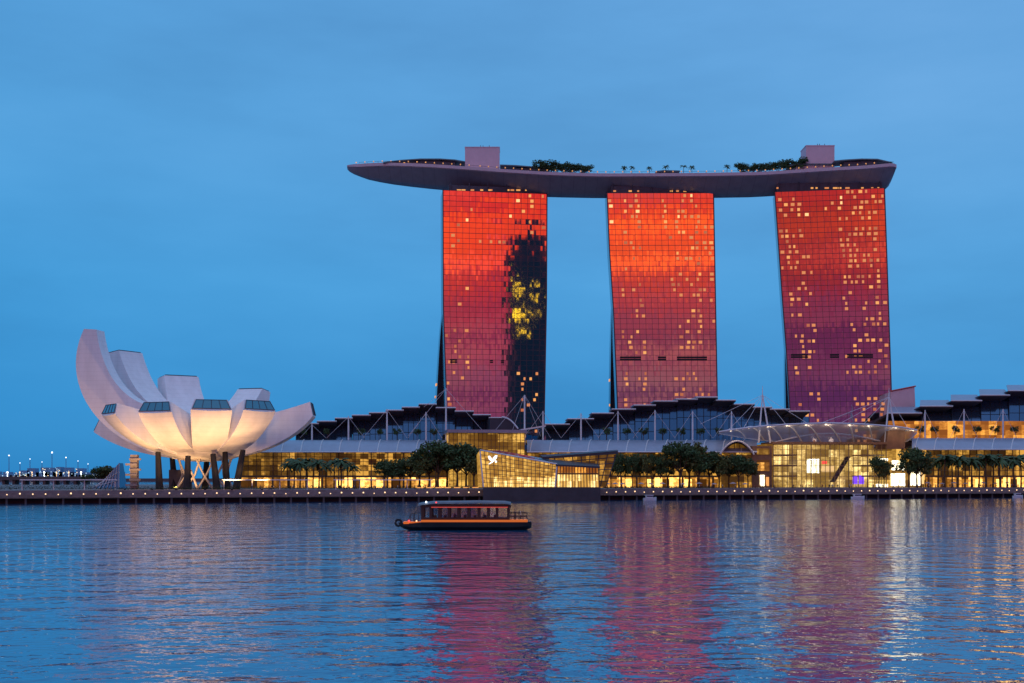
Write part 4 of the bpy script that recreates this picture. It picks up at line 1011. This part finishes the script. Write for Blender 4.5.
# balustrade / terrace wall lights in front of the left shops
for k in range(14):
    x = 418+k*4.6 if k < 13 else 480
    if x > 478: break
    if k % 2: continue
    s_ = qs(x+2, 11); p = qp(s_, 10.6, GZ); b = MB(); b.obox(p, U, 2.9, .3, GZ+.55, GZ+.95)
    tag(b.build('bench_light', M['win_y'], origin=p), 'long low glowing light strip on the quay wall left of the crystal pavilion', 'lamp', 'light strips on the quay wall')

# ------------------------------------------------------------------ promenade trees
def on_ground(px, off): 
    p = mp(px, YH, off); return Vector((p.x, p.y, GZ))
for i, (x, hh, off) in enumerate([(384, 13.5, -26), (392, 15, -20), (400, 14.5, -28), (410, 16, -22), (419, 16.5, -30), (429, 20, -24), (438, 23, -30), (447, 23, -22), (457, 22.5, -30), (466, 21.5, -24), (474, 18, -30)]):
    TREE[i % 3].place(on_ground(x, off), rv.random()*6, (hh/11, hh/11, hh/10), '%s broad leafy tree from the left in the dark clump left of the crystal pavilion' % ordn(i), 'broad trees left of the crystal pavilion')
for i, (x, hh) in enumerate([(288, 9), (294, 10.5), (300, 9.5), (307, 10.5), (313, 9.5), (319, 10), (326, 8.5), (334, 10), (341, 10.5), (348, 9), (353, 8.2)]):
    PALM[i % 3].place(on_ground(x, -24-(i % 3)*4), rv.random()*6, hh/8.2*1.4, '%s palm from the left in the row right of the lotus museum' % ordn(i), 'palms right of the museum')
for i, x in enumerate([604, 611, 618, 625, 632, 640, 647, 654, 661, 668]):
    TREE[(1, 0, 2)[i % 3]].place(on_ground(x, -24+(i % 2)*4), rv.random()*6, (.85, .85, rv.uniform(1.65, 1.8)), '%s street tree from the left in the trimmed row right of the crystal pavilion' % ordn(i), 'trimmed trees right of the crystal pavilion')
for i, (x, hh) in enumerate([(680, 23), (689, 24.5), (699, 20), (709, 18.5), (719, 17), (729, 16.5), (739, 17), (748, 16)]):
    TREE[i % 3].place(on_ground(x, -26+(i % 2)*5), rv.random()*6, (hh/11.5, hh/11.5, hh/10), '%s bushy tree from the left in the group left of the event plaza' % ordn(i), 'bushy trees left of the event plaza')
for i, (x, hh) in enumerate([(879, 16), (884, 14), (909, 20), (917, 21), (921, 17)]):
    TREE[i % 3].place(on_ground(x, -22), rv.random()*6, (hh/14, hh/14, hh/10), '%s tree from the left among the bright shop screens right of the plaza' % ordn(i), 'trees by the shop screens')
for i, x in enumerate([938, 945, 952, 958, 965, 972, 979, 986, 993, 1000, 1007, 1014, 1021, 1028]):
    PALM[i % 3].place(on_ground(x, -16-(i % 2)*4), rv.random()*6, rv.uniform(1.9, 2.15), '%s palm from the left in the row at the right edge of the promenade' % ordn(i), 'palms at the right edge')
# terrace trees
for i, x in enumerate([303, 328, 361, 379, 397, 417, 434]):
    p = mp(x, 440, 16); SM[i % 2].place(p, rv.random()*6, (1.0, 1.0, 1.25), '%s small terrace tree from the left on the mall behind the museum' % ordn(i), 'terrace trees on the mall behind the museum')
for i, x in enumerate([607, 626, 643.5, 663, 681, 700, 719]):
    p = mp(x, 440, 16); SM[i % 2].place(p, rv.random()*6, (1.15, 1.15, 1.35), '%s small terrace tree from the left on the mall below the middle tower' % ordn(i), 'terrace trees on the mall below the middle tower')
for i, x in enumerate([920, 936, 955, 976, 995, 1016]):
    p = mp(x, 438, 15); SM[i % 2].place(p, rv.random()*6, (1.2, 1.2, 1.4), '%s small terrace tree from the left against the orange-lit wall at right' % ordn(i), 'terrace trees against the orange wall')
for i, (x, hh) in enumerate([(101, 12), (108, 13), (86, 8)]):
    TREE[i % 3].place(Vector((wx(x, 600), 600, GZ)), rv.random()*6, hh/11, '%s dark tree from the %s beside the glass pyramid pavilion' % (('tallest', 'rightmost', 'smallest')[i], ('back', 'left', 'left')[i]), 'trees beside the glass pyramid')

# ------------------------------------------------------------------ people on the promenade
def make_person(seed, m_top, m_leg, step=.18):
    sk = [((0, 0, .92), .145, -1), ((0, 0, 1.18), .135, 0), ((0, 0, 1.42), .15, 1), ((0, 0, 1.53), .065, 2), ((0, -.01, 1.66), .10, 3), ((0, 0, 1.75), .07, 4),
          ((.10, 0, .86), .10, 0), ((.12, -step*.6, .48), .068, 6), ((.12, step*.3-.1, .06), .05, 7), ((.12, step*.3-.24, .03), .04, 8),
          ((-.10, 0, .86), .10, 0), ((-.12, step*.5, .48), .068, 10), ((-.12, step*1.1, .06), .05, 11), ((-.12, step*1.1-.14, .03), .04, 12),
          ((.21, 0, 1.40), .058, 2), ((.27, .03, 1.12), .045, 14), ((.27, -.10, .88), .034, 15), ((.27, -.13, .80), .03, 16),
          ((-.21, 0, 1.40), .058, 2), ((-.27, -.03, 1.12), .045, 18), ((-.27, .04, .88), .034, 19), ((-.27, .05, .80), .03, 20)]
    me = bpy.data.meshes.new('person'); me.from_pydata([v for v, r, p in sk], [(p, i) for i, (v, r, p) in enumerate(sk) if p >= 0], [])
    o = bpy.data.objects.new('person', me); C.objects.link(o)
    md = o.modifiers.new('skin', 'SKIN')
    if not me.skin_vertices: me.skin_vertices.new()
    for i, (v, r, p) in enumerate(sk): me.skin_vertices[0].data[i].radius = (r, r*.85)
    me.skin_vertices[0].data[0].use_root = True
    bpy.context.view_layer.update()
    dg = bpy.context.evaluated_depsgraph_get(); me2 = bpy.data.meshes.new_from_object(o.evaluated_get(dg)); 
    o.modifiers.clear(); o.data = me2; me2.materials.clear(); me2.materials.append(m_top); me2.materials.append(m_leg)
    for p in me2.polygons: p.material_index = 1 if p.center.z < .95 else 0
    return o
cl = [mat('shirt_dark', (.04, .04, .06), .8), mat('shirt_white', (.55, .53, .5), .8), mat('shirt_red', (.35, .05, .05), .8), mat('trousers', (.03, .03, .05), .8)]
pp = [make_person(1, cl[0], cl[3]), make_person(2, cl[1], cl[3], .1), make_person(3, cl[2], cl[3], .25)]
plab = ['person in dark clothes walking on the promenade', 'person in a white shirt and dark trousers on the promenade', 'person in a red shirt and dark trousers on the promenade']
used = [False]*3
for k in range(170):
    x = rv.choice([rv.uniform(605, 760), rv.uniform(760, 925), rv.uniform(760, 925), rv.uniform(925, 1020), rv.uniform(250, 475)])
    v = rv.uniform(10.3, 18 if x < 900 else 15)
    p = qp(qs(x, v), v, GZ+.02); c_ = rv.choice((0, 0, 1, 2)); rz = rv.choice((1.57, -1.57, 1.2, -1.9, 0))
    if not used[c_]: o = pp[c_]; used[c_] = True
    else: o = pp[c_].copy(); C.objects.link(o)
    o.location = p; o.rotation_euler = (0, 0, rz); o.scale = (1.05,)*3
    tag(o, plab[c_], 'person', ['people in dark clothes', 'people in white shirts', 'people in red shirts'][c_])

def parasol(p, lab, idx):
    T = thing('cafe_parasol', lab, 'parasol', p, 'parasols along the promenade')
    b = MB(); b.tube([p, p+Vector((0, 0, 2.5))], .06, 5); b.build('pole', M['darkconc'], T)
    b = MB(); b.loft([[p+Vector((r*math.cos(k*math.pi/4), r*math.sin(k*math.pi/4), z)) for k in range(8)] for r, z in ((1.7, 2.15), (1.0, 2.5), (.08, 2.85))]); b.build('canopy', M['parasol'], T)
    b = MB(); b.loft([[p+Vector((r*math.cos(k*math.pi/4), r*math.sin(k*math.pi/4), z)) for k in range(8)] for r, z in ((.6, .72), (.6, .77))]); b.build('table_top', M['boards'], T)
    return T
M['parasol'] = mat('parasol_cloth', (.40, .30, .32), .8, var=.1)
par0 = None
for i, x in enumerate([607, 616, 624, 641, 651, 664, 683, 700, 716, 733, 746, 930, 942, 955, 968, 983, 997, 1010]):
    p = qp(qs(x, 13), 13+(i % 3), GZ+.02); lab = '%s mauve cafe parasol from the left on the promenade, right of the crystal pavilion' % ordn(i)
    if par0 is None: par0 = parasol(p, lab, i)
    else: dup(par0, p, i*.4, 1+.08*math.sin(i*3), lab)

# ------------------------------------------------------------------ river boat
BY = 232.0; bx0, bx1 = wx(397, BY), wx(531.5, BY); BL = bx1-bx0
zo = lambda y: wz(y, BY-1.8)
BT = thing('river_boat', 'long wooden river cruise boat with orange stripe and lit cabin on the bay', 'boat', ((bx0+bx1)/2, BY, 0))
M['hullblk'] = mat('boat_hull', (.012, .022, .022), .35, var=.3)
M['stripe'] = mat('boat_orange_glow', (.85, .22, .03), .5, emit=(1., .20, .02), es=.40)  # glow put into the stripe's colour so it outshines the ambient light
M['redglow'] = glow('red_under_roof', (1., .08, .03), .55)
M['boatroof'] = mat('boat_roof', (.13, .16, .20), .5, var=.3)
M['cabin'] = mat('boat_cabin', (.05, .025, .02), .5, var=.3)
M['bwin'] = mat('boat_window', (.25, .3, .34), .1, .4, emit=(.9, .75, .6), es=.04)
def bxp(px): return wx(px, BY)
rings = []
for (x, hb, dk_, kl) in ((399, .35, 522.5, 526), (404, 1.0, 523, 529), (412, 1.7, 523.4, 531), (422, 2.1, 522.2, 532), (445, 2.38, 521.9, 532), (480, 2.4, 521.9, 532), (510, 2.38, 521.9, 532), (524, 2.1, 521.8, 531), (531.5, 1.6, 521.8, 528)):
    X = bxp(x); zt, zb = zo(dk_), max(zo(kl), -.8)
    rings.append([Vector((X, BY-hb, zt)), Vector((X, BY-hb*.92, (zt+zb)/2)), Vector((X, BY-hb*.4, zb)), Vector((X, BY+hb*.4, zb)), Vector((X, BY+hb*.92, (zt+zb)/2)), Vector((X, BY+hb, zt))])
b = MB(); b.loft(rings); b.build('hull', M['hullblk'], BT)
b = MB(); b.box(bxp(422), bxp(527.5), BY-2.42, BY+2.42, zo(522.0), zo(519.8)); b.box(bxp(404), bxp(422), BY-1.5, BY+1.5, zo(524), zo(521.8)); b.build('gunwale_stripe', M['stripe'], BT)
b = MB(); b.box(bxp(423), bxp(509), BY-2.0, BY+2.0, zo(519.8), zo(517.5)); b.build('cabin_side', M['cabin'], BT)
b = MB(); b.box(bxp(421.5), bxp(511), BY-2.15, BY+2.15, zo(507.6), zo(504.6)); b.build('cabin_header', M['cabin'], BT)
for (x) in [423.3, 431.5, 440, 449.5, 459, 469, 479, 488.5, 497, 508.5]:
    for yy in (-1.95, 1.95): X = bxp(x); b = MB(); b.box(X-.28, X+.28, BY+yy-.08, BY+yy+.08, zo(519.8), zo(506.5)); b.build('cabin_post', M['cabin'], BT)
for (x0_, x1_) in ((441.5, 448), (451.5, 457.5), (461, 467.5), (471, 477.5), (481, 487), (490.5, 495.5)):
    b = MB(); b.box(bxp(x0_), bxp(x1_), BY-1.9, BY-1.85, zo(517.2), zo(510.5)); b.build('window', M['pane'], BT)
b = MB()
for x in (434, 444, 454, 464, 474, 484, 494): b.box(bxp(x), bxp(x)+.5, BY-1.6, BY+1.6, zo(517.8), zo(515.2))
b.box(bxp(430), bxp(500), BY-1.7, BY+1.7, zo(518.2), zo(517.8)); b.build('seat_rows', M['cabin'], BT)
b = MB(); b.box(bxp(432), bxp(508), BY-2.32, BY-2.2, zo(507.6), zo(506.8)); b.build('red_strip_light', M['redglow'], BT)
rg = []
for (x, z) in ((419, 505.2), (424, 504.2), (434, 503.2), (480, 502.6), (505, 503.0), (511, 504.2)):
    X = bxp(x); zz = zo(z); rg.append([Vector((X, BY-2.6, zz-.12)), Vector((X, BY+2.6, zz-.12)), Vector((X, BY+2.3, zz+.18)), Vector((X, BY, zz+.42)), Vector((X, BY-2.3, zz+.18))])
b = MB(); b.loft(rg); b.build('cabin_roof', M['boatroof'], BT)
b = MB()
for x in (511, 515, 519, 523, 527): b.tube([(bxp(x), BY-2, zo(519.8)), (bxp(x), BY-2, zo(513))], .07, 5); b.tube([(bxp(x), BY+2, zo(519.8)), (bxp(x), BY+2, zo(513))], .07, 5)
for yy in (-2, 2):
    for z in (513, 516.5): b.tube([(bxp(509), BY+yy, zo(z)), (bxp(527.3), BY+yy, zo(z))], .07, 5)
b.tube([(bxp(527), BY-2, zo(513)), (bxp(527), BY+2, zo(513))], .07, 5)
b.build('stern_rail', M['cabin'], BT)
b = MB()
for x in (411, 415, 419): b.tube([(bxp(x), BY-1.4, zo(522)), (bxp(x), BY-1.4, zo(515))], .06, 5)
b.tube([(bxp(408), BY-1.2, zo(522)), (bxp(412), BY-1.4, zo(513.5)), (bxp(421), BY-1.6, zo(512.5))], .07, 5); b.build('bow_rail', M['cabin'], BT)
b = MB(); pts = [Vector((bxp(398.8), BY, zo(523)))+Vector((.25*math.sin(0), .0, 0))+Vector((.62*math.cos(t*math.pi/6), -.5, .62*math.sin(t*math.pi/6))) for t in range(13)]; b.tube(pts, .24, 7, cap=False); b.build('tyre_fender', M['black'], BT)
for (x, y, mk, r_) in ((427, 502, 'lampc', .16), (410, 521, 'redlight', .25), (417.5, 520.8, 'lampw', .16), (437, 502.5, 'redlight', .18)):
    b = MB(); b.ball((bxp(x), BY-2.35, zo(y)), r_, seg=6, rows=4); b.build('lantern', M[mk], BT)
b = MB(); b.tube([(bxp(427), BY-2.35, zo(504.6)), (bxp(427), BY-2.35, zo(502.2))], .06, 5); b.tube([(bxp(437), BY-2.35, zo(504.6)), (bxp(437), BY-2.35, zo(502.6))], .06, 5); b.build('lantern_post', M['cabin'], BT)
bp = pp[0].copy(); C.objects.link(bp); bp.location = (bxp(414), BY+.1, zo(521.8)+.0); bp.rotation_euler = (0, 0, -1.3); bp.scale = (1, 1, 1); tag(bp, 'person in dark clothes standing at the bow of the river boat', 'person'); 
if 'group' in bp: del bp['group']
for i, (x, yy, c_, lab) in enumerate(((446, -.9, 1, 'passenger in a white shirt behind the first cabin window of the river boat'), (455, -1.0, 2, 'passenger in a red shirt behind the second cabin window of the river boat'),
      (484, -.8, 1, 'passenger in a white shirt behind the fifth cabin window of the river boat'), (515, -.6, 0, 'passenger in dark clothes standing on the stern deck of the river boat'), (520.5, .5, 1, 'passenger in a white shirt standing on the stern deck of the river boat'))):
    o = pp[c_].copy(); C.objects.link(o); o.location = (bxp(x), BY+yy, zo(519.7)-(0 if x > 509 else .35)); o.rotation_euler = (0, 0, .4*i); o.scale = (1, 1, .92)
    if 'group' in o: del o['group']
    tag(o, lab, 'person')
# small launches moored at the quay
def launch(px, py, wd, lab):
    v = -3.2; s_ = qs(px, v); p = qp(s_, v, 0); L = wd*p.y/FP
    T = thing('motor_launch', lab, 'boat', p, None); m0 = MB()
    rg = []
    for f, hb, zt in ((-.5, .7, 1.0), (-.3, 1.0, 1.0), (.1, 1.05, 1.1), (.38, .7, 1.25), (.5, .08, 1.45)):
        c_ = p+U*L*f; rg.append([c_+V*-hb+Vector((0, 0, zt)), c_+V*-hb*.6+Vector((0, 0, -.3)), c_+V*hb*.6+Vector((0, 0, -.3)), c_+V*hb+Vector((0, 0, zt))])
    m0.loft(rg); m0.build('hull', M['whitepaint'], T)
    b = MB(); b.obox(p-U*L*.06, U, L*.5, 1.4, 1.0, 2.2); cb_ = b.build('cabin', M['whitepaint'], T)
    b = MB(); b.obox(p-U*L*.06, U, L*.47, 1.46, 1.45, 2.0); b.build('window', M['blueglass'], cb_)
    b = MB(); b.obox(p-U*L*.08, U, L*.6, 1.9, 2.2, 2.4); b.build('roof', M['whitepaint'], cb_)
launch(650, 497, 14, 'small white motor launch at the quay below the middle mall section')
launch(858, 496, 15, 'small white motor launch at the quay below the event plaza')
launch(1018, 498, 12, 'small white motor launch at the far right edge of the quay')

# ------------------------------------------------------------------ far shore, harbour and cranes at the left horizon
FS = MB(); FS.box(-2600, 400, 3600, 3900, -1, 9)
tag(FS.build('far_shore', M['darkconc']), kind='structure')
rb_ = random.Random(4)
M['farhaze'] = mat('far_building_haze', (.16, .34, .52), .8, var=.15, vs_=.01)  # pale blue of the distant haze put into the base colour
M['mastc'] = glow('mast_light', (.8, .92, 1.), 3.)
M['farlight'] = glow('harbour_light', (.55, .8, 1.), 1.3)
M['farlightw'] = glow('harbour_light_warm', (1., .75, .45), 1.8)
adj = ['low', 'long', 'narrow', 'stepped', 'square', 'squat', 'broad', 'slim', 'plain', 'blocky', 'flat', 'short', 'wide', 'small']
for k in range(14):
    x = -4+k*9+rb_.uniform(-2, 2); Y = 3620; w_ = rb_.uniform(14, 30); h_ = rb_.uniform(12, 36)
    X = wx(x, Y); T = thing('harbour_warehouse', '%s haze-blue harbour building with lights on the far left horizon, %s from the left edge' % (adj[k], ordn(k)), 'building', (X, Y+20, 8), 'harbour buildings on the left horizon')
    b = MB(); b.box(X-w_, X+w_, Y, Y+40, 8, 9+h_*.6); b.box(X-w_*.4, X+w_*.5, Y+5, Y+35, 9+h_*.6, 9+h_); b.build('wall', M['farhaze'], T)
    for j in range(12):
        xx = X+rb_.uniform(-w_, w_)*(.95 if j < 6 else .4); zz = 10+rb_.uniform(0, h_*(.55 if j < 6 else .9)); r_ = rb_.uniform(.6, 1.4)
        b = MB(); b.box(xx-r_, xx+r_, Y-2, Y-1, zz, zz+r_*1.5); b.build('window', M['farlight' if rb_.random() < .8 else 'farlightw'], T)
for i, (x, y) in enumerate(((9, 455.5), (30, 459), (52, 452.5), (66, 457.5), (78, 461), (88, 464), (20, 463), (42, 462))):
    Y = 3600; p = at(x, y, Y); T = thing('light_mast', 'tall harbour floodlight mast on the left horizon, %s tallest light' % ordn([1, 3, 0, 2, 4, 7, 6, 5][i]), 'light mast', (p.x, Y, 8), 'floodlight masts on the left horizon')
    b = MB(); b.tube([(p.x, Y, 8), p], [1.3, .9], 6); b.build('mast', M['farhaze'], T)
    b = MB(); r_ = (2.0, 1.4, 2.6, 1.9, 1.3, 1.3, 1.4, 1.3)[i]; b.ball(p, r_, seg=8, rows=5); b.build('floodlight', M['mastc'], T)
# low road bridge at far left
Y = 900; x0_, x1_ = wx(-30, Y), wx(92, Y); RB = thing('road_bridge', 'low dark road bridge on piers across the left horizon', 'bridge', ((x0_+x1_)/2, Y, 0))
b = MB(); b.box(x0_, x1_, Y-6, Y+6, wz(480, Y), wz(476.5, Y)); b.build('deck', M['darkconc'], RB)
for k in range(12):
    X = x0_+(x1_-x0_)*(k+.5)/12; b = MB(); b.box(X-1, X+1, Y-4, Y+4, 0, wz(480, Y)-.01); b.build('pier', M['darkconc'], RB)
for k in range(10):
    X = x0_+(x1_-x0_)*(k+.3)/10; b = MB(); zt = wz(476.5, Y); b.tube([(X, Y-5, zt), (X, Y-5, zt+3)], .15, 5); b.ball((X, Y-5, zt+3.2), .55, seg=6, rows=4); b.mi = b.mi; b.build('deck_lamp', M['lampw' if k % 3 else 'lampc'], RB)

# ------------------------------------------------------------------ city shore and skyscrapers that the left tower's glass mirrors (outside the frame)
ns = MB(); ns.box(60, 1500, -1500, -120, -1, 3)
tag(ns.build('near_shore', M['paving']), kind='structure')
def reflect_pt(px, dist):                          # where the left tower's glass looks when seen at column px
    Y0, a = 746.6, .15; p = line_pt(px, YH, Y0, a); n = Vector((a, -1)).normalized(); d = Vector((p.x, p.y)).normalized(); r = d-2*d.dot(n)*n
    return Vector((p.x+r.x*dist, p.y+r.y*dist)), r
M['offglass'] = mat('office_glass', (.02, .035, .05), .6, .0)
def office(px0, px1, ytop, dist, lab, seed, ylw):
    rn = random.Random(seed)
    c0, r = reflect_pt(px0, dist); c1, r1 = reflect_pt(px1, dist); tot = line_pt((px0+px1)/2, YH, 746.6, .15).y
    full = dist+tot*1.01; z = lambda y: CH+(YH-y)/FP*full
    d = (c1-c0).normalized(); cc = (c0+c1)/2; nn = Vector((r.x, r.y)); ln_ = (c1-c0).length
    T = thing('office_tower', lab, 'office tower', (cc.x+nn.x*20, cc.y+nn.y*20, 3))
    b = MB(); b.obox(cc+nn*20, d, ln_, 40, 3, z(ytop)); b.obox(cc+nn*20, d, ln_*.55, 24, z(ytop), z(ytop-7)); b.build('facade', M['offglass'], T)
    f0 = cc-nn*.3
    for (xa, xb, ya, yb, pr) in ylw:
        nc = int((xb-xa)/1.5)
        for i in range(nc):
            for j in range(int((yb-ya)/1.7)):
                if rn.random() > pr: continue
                x = xa+(i+rn.random())*1.5; y = ya+(j+.5)*1.7; t = (x-px0)/(px1-px0); p = c0.lerp(c1, t)-nn*.6
                b = MB(); b.obox(p, d, rn.uniform(1.4, 3.4), .5, z(y)-1., z(y)+.8); b.build('lit_window', M['gold'], T)
    return T
M['gold'] = glow('window_gold', (1., .60, .01), 3.6)
office(511.5, 552, 274, 1080, 'dark office skyscraper with gold-lit upper floors on the near shore', 3, [(514, 522, 291, 299, .5), (513, 525, 309, 322, .62), (517, 526, 331, 336, .6), (532, 540, 312, 318, .25), (528, 536, 296, 300, .3)])
office(507, 549, 252, 1300, 'taller and slimmer dark office skyscraper behind the gold-lit one', 8, [])

# strip helper keys, fill missing labels
for o in list(C.objects):
    if '_o' in o: del o['_o']
for P_ in TREE+SM+PALM+BUSH:
    if not P_.used: print('unused proto', P_.o.name)
